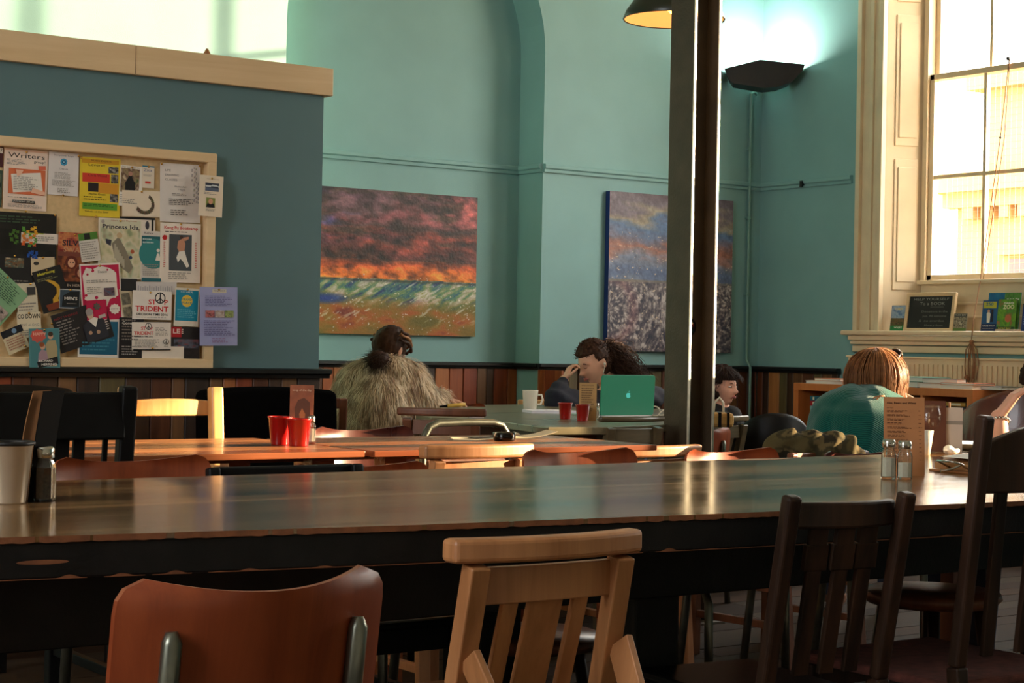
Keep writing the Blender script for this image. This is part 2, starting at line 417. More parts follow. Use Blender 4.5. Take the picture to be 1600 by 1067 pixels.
# right wall with two window openings
w = MB(); ys = [YF, WINS[1][0], WINS[1][1], WINS[0][0], WINS[0][1], YB+.01]
for a, b in ((ys[0], ys[1]), (ys[2], ys[3]), (ys[4], ys[5])): w.bb((XR, a, 0), (XR+.34, b, CEIL))
for a, b in WINS: w.bb((XR, a, 0), (XR+.42, b, WZ0-.05)); w.bb((XR, a, WZ1), (XR+.34, b, CEIL))
wall_right = struct(w.build('wall_right', M['teal']))
# partition
YP = 6.2
PE = px_y(503, 300, YP).x; pt = px_y(505, 107, YP).z; pb = px_y(505, 150, YP).z
partition = struct(MB().bb((-1.2, YP, 0), (PE, YP+.14, pb+.02)).build('wall_partition', M['slate']))
capb = struct(MB().bb((-1.2, YP-.022, pb), (PE+.03, YP+.17, pt)).build('trim_1', M['creamwood'], bevel=.003))
tag(capb, 'wide cream board capping the top of the notice board partition')
MB().bb((-1.19, YP-.0235, pb+.001), (-1.188, YP-.022, pt-.001)).bb((2.66, YP-.0228, pb+.002), (2.662, YP-.022, pt-.002)).build('joint', M['brown'], capb)
hk = MB().tube([(2.99+.0, YP+.07, pt), (2.99, YP+.07, pt+.035)], [.022, .004], 10).build('cap_finial', M['tan'], capb)
ZC = .925
def trim(n, segs, z0, z1, d, mat, kind=None):
    m = MB()
    for (x0, y0, x1, y1) in segs:
        a = Vector((x0, y0)); b = Vector((x1, y1)); t = (b-a).normalized(); nrm = Vector((t.y, -t.x))
        a2 = a-t*.0; b2 = b+t*.0
        def pt3(p, o, z): return (p.x+nrm.x*o, p.y+nrm.y*o, z)
        zz = [(0, z0), (d*.55, z0), (d*.6, z0+(z1-z0)*.35), (d, z0+(z1-z0)*.5), (d, z1-(z1-z0)*.12), (d*.8, z1), (0, z1)]
        vs = [pt3(a2, o, z) for o, z in zz]+[pt3(b2, o, z) for o, z in zz]; k = len(zz)
        m.add(vs, [tuple(range(k)), tuple(range(k, 2*k))[::-1]]+[(i, k+i, k+(i+1) % k, (i+1) % k) for i in range(k)])
    return struct(m.build('trim_%d' % n, mat))
d = .03
backsegs = [(XL, YB, NX0, YB), (NX0, YN, NX1, YN), (NX1+.0, YN, NX1, YB-d*.0), (NX1-d*.0, YB, XR, YB)]
sg_right = [(XR, YB, XR, WINS[0][1]+.25)]
trim(2, backsegs+sg_right, 2.085, 2.135, .028, M['teal'])
trim(3, [(XL, YB, NX0, YB), (NX0, YN, NX1, YN), (NX1, YN, NX1, YB-.02), (NX1-.03, YB-.012, XR, YB-.012), (XR-.012, YB, XR-.012, 7.93)], ZC-.03, ZC+.008, .045, M['darktrim'])
trim(4, [(-1.2, YP-.012, PE+.03, YP-.012)], ZC-.03, ZC+.008, .045, M['darktrim'])
# wainscot boards
def wains(x0, x1, y, parent, rz=0, wmin=.055, wmax=.105, seq=None, seed=1):
    rr = random.Random(seed); x = x0; i = 0
    while x < x1-.01:
        wd = rr.choice((.055, .07, .085, .1)); wd = min(wd, x1-x)
        t = seq[i % len(seq)] if seq else rr.randrange(9); i += 1
        o = bpy.data.objects.new('plank', plankmesh(M['planks'][t], t, wd-.003, .018, ZC-.03, .0035)); COL.objects.link(o); o.parent = parent
        off = rr.uniform(0, .005)
        if rz == 0: o.location = (x+wd/2, y-.009-off, (ZC-.03)/2)
        else: o.location = (y-.009-off, x+wd/2, (ZC-.03)/2); o.rotation_euler = (0, 0, -PI/2)
        x += wd
wains(3.6, NX0, YB, wall_back, seed=2)
wains(NX0, NX1, YN, wall_back, seq=[5, 1, 5, 3, 0, 1, 3, 5, 0, 8, 2, 1, 5, 0, 7, 3, 1, 5, 4, 2], seed=3)
wains(NX1, XR-.02, YB, wall_back, seq=[4, 2, 0, 6, 2, 7, 4, 0, 2, 5, 7, 6, 0, 4], seed=5)
wains(YB-.25, YB-.01, NX1, wall_back, rz=1, seq=[1, 5, 1], seed=4)
wains(7.95, YB-.02, XR, wall_right, rz=1, seq=[2, 4, 6, 0, 4, 2, 6, 8, 7, 0], seed=6)
wains(1.7, PE, YP, partition, seq=[2, 0, 4, 7, 4, 3, 5, 0, 2, 4, 7, 6], seed=8)

# ---- windows
SPL = .11
def window(n, y0, y1, detail):
    WB = WBOT[n-1]
    W_ = thing('window_%d' % n, None, None); W_['kind'] = 'structure'
    if 'label' in W_: del W_['label']
    xw = XR
    # reveal lining (perpendicular boards) with raised shutter panels
    for yy, sgn in ((y1, -1), (y0, 1)):
        dy_ = sgn*SPL; dx_ = XG-xw
        def sp(t, o, z): return (xw+dx_*t, yy+dy_*t+sgn*o, z)
        def slab(t0, t1, o0, o1, z0, z1): return MB().add([sp(t0, o0, z0), sp(t1, o0, z0), sp(t1, o1, z0), sp(t0, o1, z0), sp(t0, o0, z1), sp(t1, o0, z1), sp(t1, o1, z1), sp(t0, o1, z1)], [(0, 3, 2, 1), (4, 5, 6, 7), (0, 1, 5, 4), (1, 2, 6, 5), (2, 3, 7, 6), (3, 0, 4, 7)])
        slab(0, 1.05, -.02, .02, WZ0, WZ1).build('reveal_lining', M['cream'], W_)
        for za, zb in ((1.42, 2.22), (2.30, 3.10), (3.18, 4.2)):
            slab(.2, .78, .02, .028, za, zb).build('shutter_panel', M['cream'], W_, .004)
            slab(.27, .71, .028, .036, za+.05, zb-.05).build('shutter_field', M['cream'], W_, .005)
    # casing on the wall: stepped mouldings
    for yy, sgn in ((y1, 1), (y0, -1)):
        m = MB()
        for off, wd, dep in ((-.02, .035, .04), (.015, .05, .018), (.065, .03, .032), (.095, .06, .02), (.155, .035, .045)):
            a = yy+sgn*off; b = yy+sgn*(off+wd); m.bb((xw-dep, min(a, b), 1.09), (xw, max(a, b), WZ1+.15))
        m.build('casing', M['cream'], W_, .003)
    m = MB()
    for off, wd, dep in ((-.02, .035, .04), (.015, .05, .018), (.065, .09, .025), (.155, .035, .045)): m.bb((xw-dep, y0-.19, WZ1+off), (xw, y1+.19, WZ1+off+wd))
    m.build('head_casing', M['cream'], W_, .003)
    MB().bb((xw, y0, WZ1-.02), (XG+.02, y1, WZ1)).build('head_lining', M['cream'], W_)
    # sill ledge with mouldings under it
    m = MB(); m.bb((xw-.10, y0-.24, WZ0-.028), (XG, y1+.24, WZ0))
    m.build('sill_ledge', M['cream'], W_, .008)
    m = MB()
    for z0, z1, dp in ((WZ0-.06, WZ0-.03, .075), (WZ0-.085, WZ0-.062, .055), (WZ0-.13, WZ0-.09, .035)): m.bb((xw-dp, y0-.20, z0), (xw, y1+.20, z1))
    m.build('sill_moulding', M['cream'], W_, .006)
    y0 += SPL; y1 -= SPL
    # apron between ledge and sash
    MB().bb((XG-.03, y0+.02, WZ0), (XG+.03, y1-.02, WB-.01)).bb((XG-.045, y0+.02, 1.25), (XG-.03, y1-.02, 1.265)).bb((XG-.045, y0+.02, 1.33), (XG-.03, y1-.02, 1.345)).build('apron', M['cream'], W_, .004)
    MB().bb((XG-.07, y0+.02, WB-.025), (XG+.08, y1-.02, WB)).build('sash_sill', M['cream'], W_, .004)
    # sash boxes
    for yy in (y1-.055, y0+.02): MB().bb((XG-.04, yy, WB), (XG+.07, yy+.035, WZ1)).build('sash_box', M['cream'], W_, .003)
    ya, yb = y0+.055, y1-.055; npn = max(3, round((yb-ya)/.43)); pw = (yb-ya)/npn
    for s_, (za, zb, xo) in enumerate(((WB, 2.735, 0), (2.70, 3.98, .045))):
        sash = MB().bb((XG+xo-.02, ya, za), (XG+xo+.02, yb, za+.035)).bb((XG+xo-.02, ya, zb-.035), (XG+xo+.02, yb, zb)).bb((XG+xo-.02, ya, za), (XG+xo+.02, ya+.035, zb)).bb((XG+xo-.02, yb-.035, za), (XG+xo+.02, yb, zb)).build('sash', M['cream'], W_, .003)
        for i in range(1, npn): MB().bb((XG+xo-.014, ya+i*pw-.011, za+.03), (XG+xo+.014, ya+i*pw+.011, zb-.03)).build('glazing_bar', M['cream'], sash)
        zm = (za+zb)/2; MB().bb((XG+xo-.013, ya+.03, zm-.011), (XG+xo+.013, yb-.03, zm+.011)).build('glazing_bar', M['cream'], sash)
        for i in range(npn):
            for q0, q1 in ((za, zm), (zm, zb)):
                MB().bb((XG+xo-.002, ya+i*pw+.004, q0+.004), (XG+xo+.002, ya+(i+1)*pw-.004, q1-.004)).build('pane', M['pane'], sash)
    MB().bb((XG-.02, ya, 3.98), (XG+.06, yb, WZ1)).build('head_board', M['cream'], W_)
    if detail:
        m = MB(); k = 0; y = ya
        while y < yb-.0: m.bb((XG+.14, y, 1.5), (XG+.1415, y+.0015, 2.72)); y += .04
        z = 1.5
        while z < 2.72: m.bb((XG+.1415, ya, z), (XG+.143, yb, z+.0015)); z += .04
        g = m.build('security_mesh', M['wire'], W_); g['kind'] = 'stuff'
    return W_
w1 = window(1, *WINS[0], True); w2 = window(2, *WINS[1], False)

# unseen frame and glowing panes, added to dress the left-wall fill light
w3 = bpy.data.objects.new('window_3', None); COL.objects.link(w3); w3['kind'] = 'structure'
for a, b in (((XL, -.45, 1.75), (XL+.06, -.35, 4.25)), ((XL, 3.55, 1.75), (XL+.06, 3.65, 4.25)), ((XL, -.45, 1.7), (XL+.1, 3.65, 1.8)), ((XL, -.45, 4.2), (XL+.06, 3.65, 4.3))): MB().bb(a, b).build('casing', M['cream'], w3, .004)
for k in range(1, 6): MB().bb((XL, -.4+k*.666-.012, 1.8), (XL+.03, -.4+k*.666+.012, 4.2)).build('glazing_bar', M['cream'], w3)
for k in range(6): MB().bb((XL+.002, -.36+k*.666, 1.8), (XL+.006, .23+k*.666, 4.2)).build('pane', glow('added_glow_pane', (240, 246, 255), 1.2) if k == 0 else bpy.data.materials['added_glow_pane'], w3)  # panes emit light themselves; the wall behind has no opening
# building outside the window
fx = 19.0
fx = 19.0; fyl = px_x(1497, 300, fx).y-5.2; fac = thing('building', 'pale stone building with a cornice seen hazily through the sash window', 'building', (fx, fyl, 0))
MB().bb((0, -7, -1), (3, 5.2, 3.2)).build('wall', M['facade'], fac)
MB().bb((-.35, -7.2, 3.2), (3, 5.4, 3.45)).bb((-.2, -7.1, 3.0), (0, 5.3, 3.2)).build('cornice', M['facade'], fac)
MB().bb((.2, -7, 3.45), (3, 4.9, 4.6)).bb((.0, -7.1, 4.6), (3, 5.1, 4.8)).build('upper_wall', M['facade'], fac)
for k in range(5): MB().bb((.1, -5.9+k*2.3, 3.6), (.2, -5.1+k*2.3, 4.4)).build('upper_pilaster', M['facade'], fac)
for k in range(40): MB().bb((-.18, -6.9+k*.3, 2.84), (0, -6.75+k*.3, 3.0)).build('dentil', M['facade'], fac)
for k in range(5):
    wq = MB().bb((-.02, -6+k*2.3, .6), (.0, -4.9+k*2.3, 2.3)).build('window', M['plydark'], fac)
    MB().bb((-.12, -6.15+k*2.3, 2.35), (0, -4.75+k*2.3, 2.5)).bb((-.12, -6.15+k*2.3, .45), (0, -4.75+k*2.3, .58)).build('window_surround', M['facade'], wq)
g = struct(MB().bb((XR+.5, -30, -1.2), (60, 60, -1)).build('ground', M['facade']))

# ================================================================== TABLES
def poly_px(pts, z=.75): return [tuple(px_z(a, b, z)[:2]) for a, b in pts]
def lerp(a, b, t): return tuple(a[i]+(b[i]-a[i])*t for i in range(len(a)))
# near long table
nf = [(-.9, 2.66), (0.891, 2.515), (1.515, 2.42), (2.163, 2.355), (2.886, 2.31), (4.6, 2.22)]
nb = [(4.6, 3.57), (3.795, 3.535), (2.478, 3.485), (1.349, 3.47), (-.9, 3.45)]
nt_ = thing('long_table', 'long dark table with a black painted worn edge in the foreground', 'table', (1.9, 3, 0))
def off(p): return [(a-1.9, b-3) for a, b in p]
top = MB().prism(off(nf+nb), .742, .75).build('table_top', M['tabletop'], nt_)
MB().prism(off([(a, b+.003) for a, b in nf]+[(a, b-.003) for a, b in nb]), .688, .742).build('table_edge', M['blackpaint'], nt_, .003)
# worn arris: thin uneven strips of bare wood along top and bottom edge
wm = MB(); rr = random.Random(5)
def along(t):
    tt = t*(len(nf)-1); i = min(int(tt), len(nf)-2); a = lerp(nf[i], nf[i+1], tt-i); return (a[0]-1.9, a[1]-3)
N = 1500
for i in range(N):
    t0, t1 = i/N, (i+1)/N; a = along(t0); b = along(t1)
    nz = noise.noise(Vector((t0*160, 1, 0))); n2 = noise.noise(Vector((t0*80, 5, 2)))
    if nz > -.35: h = .0006+.0022*(nz+.35); wm.add([(a[0], a[1]-.0006, .7425-h), (b[0], b[1]-.0006, .7425-h), (b[0], b[1]-.0006, .7505), (a[0], a[1]-.0006, .7505)], [(0, 1, 2, 3)])
    if n2 > -.3: h = .0012+.006*max(0, n2)**1.5*2; wm.add([(a[0], a[1]+.0023, .6875), (b[0], b[1]+.0023, .6875), (b[0], b[1]+.0023, .6875+h), (a[0], a[1]+.0023, .6875+h)], [(0, 1, 2, 3)])
for (px_, w_) in ((.945, .075),):
    ang = [2*PI*k/14 for k in range(14)]
    wm.add([(px_-1.9+math.cos(a)*w_/2, 2.4985-3-.0+(.0 - (px_-.891)*.152+math.cos(a)*-.0057), .715+math.sin(a)*.0035) for a in ang], [tuple(range(14))])
wm.build('edge_wear', M['worn'], nt_)['kind'] = 'stuff'
tag(nt_.children[-1], 'bare wood showing through the chipped black edge')
MB().bb((-2.6, -.36, .56), (2.4, -.32, .688)).build('apron', M['blackpaint'], nt_, .003)
MB().bb((-2.6, .33, .60), (2.4, .36, .688)).build('apron', M['blackpaint'], nt_, .003)
for x in (-1.6, 0.36, 2.3):
    for y in (-.27, .26): MB().bb((x-.055, y-.05, 0), (x+.055, y+.05, .688)).build('leg', M['blackpaint'], nt_, .004)
    MB().bb((x-.03, -.22, .12), (x+.03, .21, .2)).build('stretcher', M['blackpaint'], nt_, .004)
# patch of wear on the top near the right
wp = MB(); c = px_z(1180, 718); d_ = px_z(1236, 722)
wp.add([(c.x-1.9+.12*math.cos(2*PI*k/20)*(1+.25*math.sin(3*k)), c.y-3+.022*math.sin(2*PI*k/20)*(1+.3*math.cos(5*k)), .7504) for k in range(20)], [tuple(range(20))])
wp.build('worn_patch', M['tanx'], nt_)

def board_table(name, label, x0, x1, y0, y1, mats, endskew=0):
    cx, cy = (x0+x1)/2, (y0+y1)/2; t = thing(name, label, 'table', (cx, cy, 0)); n = len(mats); bw = (y1-y0)/n
    for i, mt in enumerate(mats):
        a = y0+i*bw-cy
        MB().bb((x0-cx, a+.0012, .733), (x1-cx, a+bw-.0012, .75)).build('board', mt, t, .0025)
    MB().bb((x0-cx+.08, y0-cy+.10, .718), (x1-cx-.08, y0-cy+.12, .733)).build('apron', M['orangeB'], t)
    MB().bb((x0-cx+.08, y1-cy-.12, .69), (x1-cx-.08, y1-cy-.10, .733)).build('apron', M['orangeB'], t)
    for x in (x0-cx+.1, x1-cx-.1):
        for y in (y0-cy+.08, y1-cy-.08): MB().bb((x-.035, y-.03, 0), (x+.035, y+.03, .733)).build('leg', M['orangeB'], t, .003)
    return t
board_table('plank_table', 'orange plank table with two red cups, lit by low sun', .55, 2.455, 4.13, 4.78, [M['orangeB'], M['orangeA'], M['orangeC'], M['orangeA'], M['orangeA']])
board_table('plank_table', 'plank table continuing to the right, papers and an ashtray on it', 2.475, 3.46, 4.12, 4.74, [M['orangeB'], M['orangeC'], M['orangeA'], M['orangeC'], M['orangeC']])

bt_ = thing('bench', 'pale sunlit bench board glimpsed under the plank tables', 'bench', (2.6, 5.5, 0))
MB().bb((-1.1, -.06, .638), (1.0, .06, .664)).build('board', M['pale'], bt_, .004)
for x in (-.95, .85): MB().bb((x-.02, -.05, 0), (x+.02, .05, .638)).build('leg', M['pale'], bt_)
# laptop table (octagonal ended top)
lp = poly_px([(650, 646), (690, 636.5), (735, 632.5), (820, 631.5), (900, 634), (1000, 637), (1110, 643), (1128, 652), (1060, 662), (950, 667), (856, 667.5), (767, 656), (674, 652)])
lc = (sum(p[0] for p in lp)/len(lp), sum(p[1] for p in lp)/len(lp))
lt = thing('cafe_table', 'wide grey brown table where the green laptop stands', 'table', (lc[0], lc[1], 0))
M['greytop'] = wood('grey_brown_worn_top', (92, 84, 62), (124, 112, 84), 0, .3, 8, .15)
MB().prism([(a-lc[0], b-lc[1]) for a, b in lp], .722, .75).build('table_top', M['greytop'], lt, .004)
MB().prism([((a-lc[0])*.8, (b-lc[1])*.8) for a, b in lp], .64, .722).build('apron', M['brown'], lt)
for x, y in ((-.55, -.28), (.5, -.4), (-.25, .45), (.62, .3)):
    MB().bb((x-.03, y-.03, 0), (x+.03, y+.03, .68)).build('leg', M['brown'], lt, .003)
# table of the woman in teal
qc = PZ(1580, 690, 5.35); qt = thing('cafe_table', 'dark table behind the right end of the foreground table, crowded with glasses', 'table', (qc.x, qc.y, 0))
MB().bb((-.18, -.24, .722), (.5, .20, .75)).build('table_top', M['greytop'], qt, .004)
MB().bb((-.13, -.19, .64), (.44, .15, .722)).build('apron', M['brown'], qt)
for x in (-.1, .4):
    for y in (-.17, .13): MB().bb((x-.025, y-.025, 0), (x+.025, y+.025, .68)).build('leg', M['brown'], qt, .003)

# ================================================================== CHAIRS (local: sitter faces +y, floor z=0)
def legs4(t, w, d, h, mat, s=.034, yb=None):
    for x in (-w/2, w/2):
        MB().bar((x, d/2, 0), (x, d/2, h), s, s).build('leg', mat, t, .003)
def rail_mb(w, y0, bow, z0, h, th, n=14, tilt=0, arch=0):
    """curved horizontal rail: bows so that its ends come forward (+y)"""
    m = MB(); vs = []
    for i in range(n+1):
        u = -1+2*i/n; x = u*w/2; y = y0+bow*u*u; zt = z0+h-arch*u*u
        for yy, zz in ((y-th/2, z0), (y+th/2, z0), (y+th/2+tilt, zt), (y-th/2+tilt, zt)): vs.append((x, yy, zz))
    fs = [(0, 1, 2, 3), tuple(n*4+k for k in (3, 2, 1, 0))]
    for i in range(n):
        for k in range(4): fs.append((i*4+k, (i+1)*4+k, (i+1)*4+(k+1) % 4, i*4+(k+1) % 4))
    # fix winding
    m.add(vs, [f[::-1] for f in fs]); return m
def ply_chair(label, loc, rz, top=.78, w=.38, mat='ply', group=None, tube='steel', hb=.24):
    t = thing('plywood_chair', label, 'chair', loc, rz, group); m = MB(); nx, nz = 22, 10; vs = []; fs = []
    def pt(u, v, o):                       # u -1..1, v 0..1
        zt = top-.016*(1-u*u)*1.0-.0; zb = top-hb
        cr = .035                            # rounded corners by squeezing x near top and bottom
        z = zb+(zt-zb)*v
        e = 0
        dz = min(z-zb, zt-z)
        if dz < cr: e = cr-math.sqrt(max(0, cr*cr-(cr-dz)**2))
        x = u*(w/2-e)
        y = -.2-(z-.5)*.16+.055*u*u
        return Vector((x, y+o, z))
    vv = [0, .03, .07, .12, .2, .35, .5, .65, .8, .88, .93, .97, 1]; nz = len(vv)-1
    for o in (-.005, .005):
        for v in vv:
            for i in range(nx+1): vs.append(pt(-1+2*i/nx, v, o))
    R = nx+1; B = (nz+1)*R
    for j in range(nz):
        for i in range(nx):
            a = j*R+i; fs.append((a, a+1, a+R+1, a+R)); fs.append((B+a, B+a+R, B+a+R+1, B+a+1))
    rim = []
    for j in range(nz):
        for e_ in (0, nx): a = j*R+e_; rim.append((a, a+R, B+a+R, B+a) if e_ == 0 else (a, B+a, B+a+R, a+R))
    for i in range(nx):
        rim.append((i, B+i, B+i+1, i+1)); a = nz*R+i; rim.append((a, a+1, B+a+1, B+a))
    vr = [vs[q_] for f_ in rim for q_ in f_]; m.add(vs, fs, True); m.add(vr, [tuple(range(4*k_, 4*k_+4)) for k_ in range(len(rim))], False)
    m.build('backrest', M[mat], t)
    s = MB(); vs = []; fs = []; n = 14                       # seat: shallow dished ply
    for o in (0, -.01):
        for j in range(n+1):
            for i in range(n+1):
                u = -1+2*i/n; v = -1+2*j/n; k = 1-.12*abs(u*v)**2*1.5
                vs.append((u*w*.52*k, v*.2*k+.02, .455+.012*u*u-.02*max(0, v-.5)**2*4*.5+o))
    R = n+1; B = R*R
    for j in range(n):
        for i in range(n): a = j*R+i; fs.append((a, a+1, a+R+1, a+R)); fs.append((B+a, B+a+R, B+a+R+1, B+a+1))
    for i in range(n):
        fs += [(i, B+i, B+i+1, i+1), (n*R+i, n*R+i+1, B+n*R+i+1, B+n*R+i), (i*R, (i+1)*R, B+(i+1)*R, B+i*R), (i*R+n, B+i*R+n, B+(i+1)*R+n, (i+1)*R+n)]
    s.add(vs, fs, True); s.build('seat', M[mat], t)
    for sx in (-1, 1):
        x = sx*(w/2-.055); yb = lambda z: -.2-(z-.5)*.16+.055*.5-.017
        MB().tube([(x, -.27, 0), (x, -.235, .25), (x, -.21, .42), (x, yb(.5), .5), (x, yb(.6), .6), (x, yb(top-.07), top-.07), (x, yb(top-.06)+.003, top-.058)], [.0125]*5+[.012, .007], 12).build('back_tube', M[tube], t)
        MB().tube([(x, .19, 0), (x, .18, .4), (x, .165, .435), (x, .13, .445), (x, -.17, .445), (x, -.2, .42)], .0115, 10).build('front_leg', M[tube], t)
    MB().tube([(-w/2+.055, -.19, .435), (w/2-.055, -.19, .435)], .009, 8).build('cross_tube', M[tube], t); MB().tube([(-w/2+.055, .15, .437), (w/2-.055, .15, .437)], .009, 8).build('cross_tube', M[tube], t)
    return t
def chapel_chair(label, loc, rz, top=.77, w=.36, mat='tan', railmat=None, group=None, box=True, rh=.036, rd=.038):
    t = thing('chapel_chair', label, 'chair', loc, rz, group); mt = M[mat]; rm = M[railmat or mat]
    rail_mb(w*1.02, -.215-(top-.5)*.22, .028, top-rh, rh, rd, 16).build('top_rail', rm, t, .008, segs=3)
    yb = lambda z: -.2-(z-.45)*.22
    rail_mb(w*.8, yb(top-.08), .008, top-.1, .055, .016).build('cross_rail', rm, t, .002)
    for sx in (-1, 1):
        x = sx*(w/2-.035)
        MB().bar((x*1.06, -.235, 0), (x, -.2, .45), .034, .034).build('leg', mt, t, .003)
        MB().bar((x, -.2, .45), (x*.98, yb(top-.04), top-.04), .034, .03, (0, 1, 0)).build('post', mt, t, .003)
        MB().bar((x, .17, 0), (x, .17, .44), .034, .034).build('leg', mt, t, .003)
        xs = sx*w*.19
        MB().bar((xs, -.185, .46), (xs, yb(top-.09), top-.09), .028, .010, (0, 1, 0)).build('slat', mt, t, .0015)
        for yz in ((.18), ): MB().bar((x, -.2, yz), (x, .17, yz), .022, .022).build('stretcher', mt, t, .002)
        if box: MB().bar((x*1.02, yb(.6)-.02, .585), (x*.9, -.33, .47), .012, .05, (0, 1, 0)).build('book_rack_side', mt, t, .002)
    MB().bar((0, -.185, .46), (0, yb(top-.09), top-.09), .062, .010, (0, 1, 0)).build('slat', mt, t, .0015)
    if box: MB().bb((-w/2+.04, -.365, .43), (w/2-.04, -.35, .5)).build('book_rack', mt, t, .002)
    MB().bb((-w/2, -.2, .435), (w/2, .2, .455)).build('seat', mt, t, .008)
    MB().bb((-w/2+.03, -.19, .38), (w/2-.03, -.175, .435)).build('seat_rail', mt, t); MB().bb((-w/2+.03, .16, .38), (w/2-.03, .175, .435)).build('seat_rail', mt, t)
    MB().bb((-w/2+.03, -.225, .24), (w/2-.03, -.205, .28)).build('stretcher', mt, t)
    return t
def post_chair(label, loc, rz, top=.9, w=.36, mat='dark', rail=(.03, .11), bow=.02, slats=((0, .03),), post=.034, name='slat_back_chair', group=None, seatmat=None, rake=.14, seat_z=.455, arch=0, postcap=.0, ornament=False, poston=0):
    """rail=(drop below post tops, height)"""
    t = thing(name, label, 'chair', loc, rz, group); mt = M[mat]; yb = lambda z: -.2-(z-.45)*rake
    for sx in (-1, 1):
        x = sx*(w/2-post/2)
        MB().bar((x, -.24, 0), (x, -.2, .45), post, post).build('leg', mt, t, .004)
        MB().bar((x, -.2, .45), (x, yb(top), top), post, post*.9, (0, 1, 0)).build('post', mt, t, .007, segs=3)
        MB().bar((x, .18, 0), (x, .18, seat_z-.02), post, post).build('leg', mt, t, .004)
        for z in (.14, .26): MB().bar((x, -.215, z), (x, .18, z), .02, .024).build('stretcher', mt, t, .002)
    zt = top-rail[0]
    rail_mb(w-post*1.4, yb(zt-rail[1]/2)-.004, bow, zt-rail[1], rail[1], .022, 14, 0, arch).build('top_rail', mt, t, .005)
    for x, wd in slats:
        yy = bow*(x/(w/2))**2
        m = MB()
        if ornament:
            zo = zt-rail[1]
            m.bar((x, yb(.47), .47), (x, yb(zo-.07)+yy, zo-.07), wd*.62, .011, (0, 1, 0)); m.bar((x, yb(zo-.07)+yy, zo-.075), (x, yb(zo-.028)+yy, zo-.028), wd, .011, (0, 1, 0)); m.bar((x, yb(zo-.028)+yy, zo-.03), (x, yb(zo)+yy, zo+.01), wd*.8, .011, (0, 1, 0))
        else: m.bar((x, yb(.47), .465), (x, yb(zt-rail[1])+yy, zt-rail[1]+.01), wd, .011, (0, 1, 0))
        m.build('slat', mt, t, .002)
    MB().bb((-w/2, -.2, seat_z-.02), (w/2, .21, seat_z)).build('seat', M[seatmat or mat], t, .008)
    MB().bb((-w/2+.02, -.19, seat_z-.07), (w/2-.02, -.17, seat_z-.02)).build('seat_rail', mt, t); MB().bb((-w/2+.02, .17, seat_z-.07), (w/2-.02, .19, seat_z-.02)).build('seat_rail', mt, t)
    return t
def back_at(px, py, Y, rz, dback=.25):
    """floor position of a chair whose backrest top centre is seen at (px, py) in the plane y=Y; returns loc and top height"""
    p = px_y(px, py, Y); c = Vector((0, dback)); c.rotate(Matrix.Rotation(rz, 2))
    return (p.x+c.x, p.y+c.y, 0), p.z
# foreground row, backs to the camera
L, z = back_at(436, 918, 1.86, 0, .245); ply_chair('orange plywood chair with steel tube uprights, nearest chair at lower left', L, 0, z+.012, .355, hb=.34)
L, z = back_at(872, 836, 2.14, 0, .275); chapel_chair('light tan wooden chapel chair with wide middle slat at the foreground table', L, 0, z, .345)
L, z = back_at(1356, 779, 2.22, .12, .25); post_chair('dark slatted chair with three shaped splats beside the tan chapel chair', L, -.12, z+.012, .283, 'dark', (.014, .046), .03, ((-.055, .05), (0, .05), (.055, .05)), .03, ornament=True, rake=.2, seatmat='black', seat_z=.42)
L, z = back_at(1642, 648, 2.20, 0, .26); post_chair('tall dark chair with thick square posts and red seat at right edge', L, 0, z+.0, .40, 'dark', (.018, .13), .03, ((-.105, .03), (0, .045), (.105, .03)), .03, seatmat='velvet', rake=.12, seat_z=.42, arch=.05)
# far side of the foreground table (facing the camera)
L, z = back_at(190, 715, 3.74, PI); ply_chair('orange plywood chair behind the left end of the foreground table', L, PI, z+.008, .37)
L, z = back_at(445, 727, 3.66, PI); post_chair('low black chair just showing its top edge above the foreground table', L, PI, z, .40, 'black', (.0, .06), -.01, ((-.08, .03), (.08, .03)), .03)
L, z = back_at(540, 722, 3.86, PI); ply_chair('plywood chair whose corner rises beside the low black chair', L, PI, z+.004, .40)
L, z = back_at(884, 703, 3.80, PI); ply_chair('orange plywood chair with a bright window reflection, right of the sunlit chapel chair', L, PI, z+.008, .375)
L, z = back_at(1120, 702, 3.98, PI); ply_chair('orange plywood chair standing in front of the steel column', L, PI, z+.008, .365)
L, z = back_at(1332, 708, 3.98, PI); ply_chair('dark plum plywood chair in front of the camouflage coat', L, PI, z+.014, .40, 'plydark')
L, z = back_at(1480, 900, 3.72, PI); 
# near side of the plank tables
L, z = back_at(750, 701, 3.93, 0, .26); chapel_chair('tan chapel chair with its top rail in full sunlight at the plank table', L, 0, z+.012, .345, 'tan')
L, z = back_at(1032, 701, 4.42, 0, .26); chapel_chair('tan chapel chair in front of the foot of the steel column', L, 0, z+.01, .36, 'tan')
L, z = back_at(97, 606, 3.86, 0, .26); post_chair('black painted chair with a deep top rail at the plank table', L, 0, z+.004, .365, 'black', (.014, .108), .0, ((-.03, .118), (.052, .028), (.115, .012)), .038, name='black_chair', rake=.1)
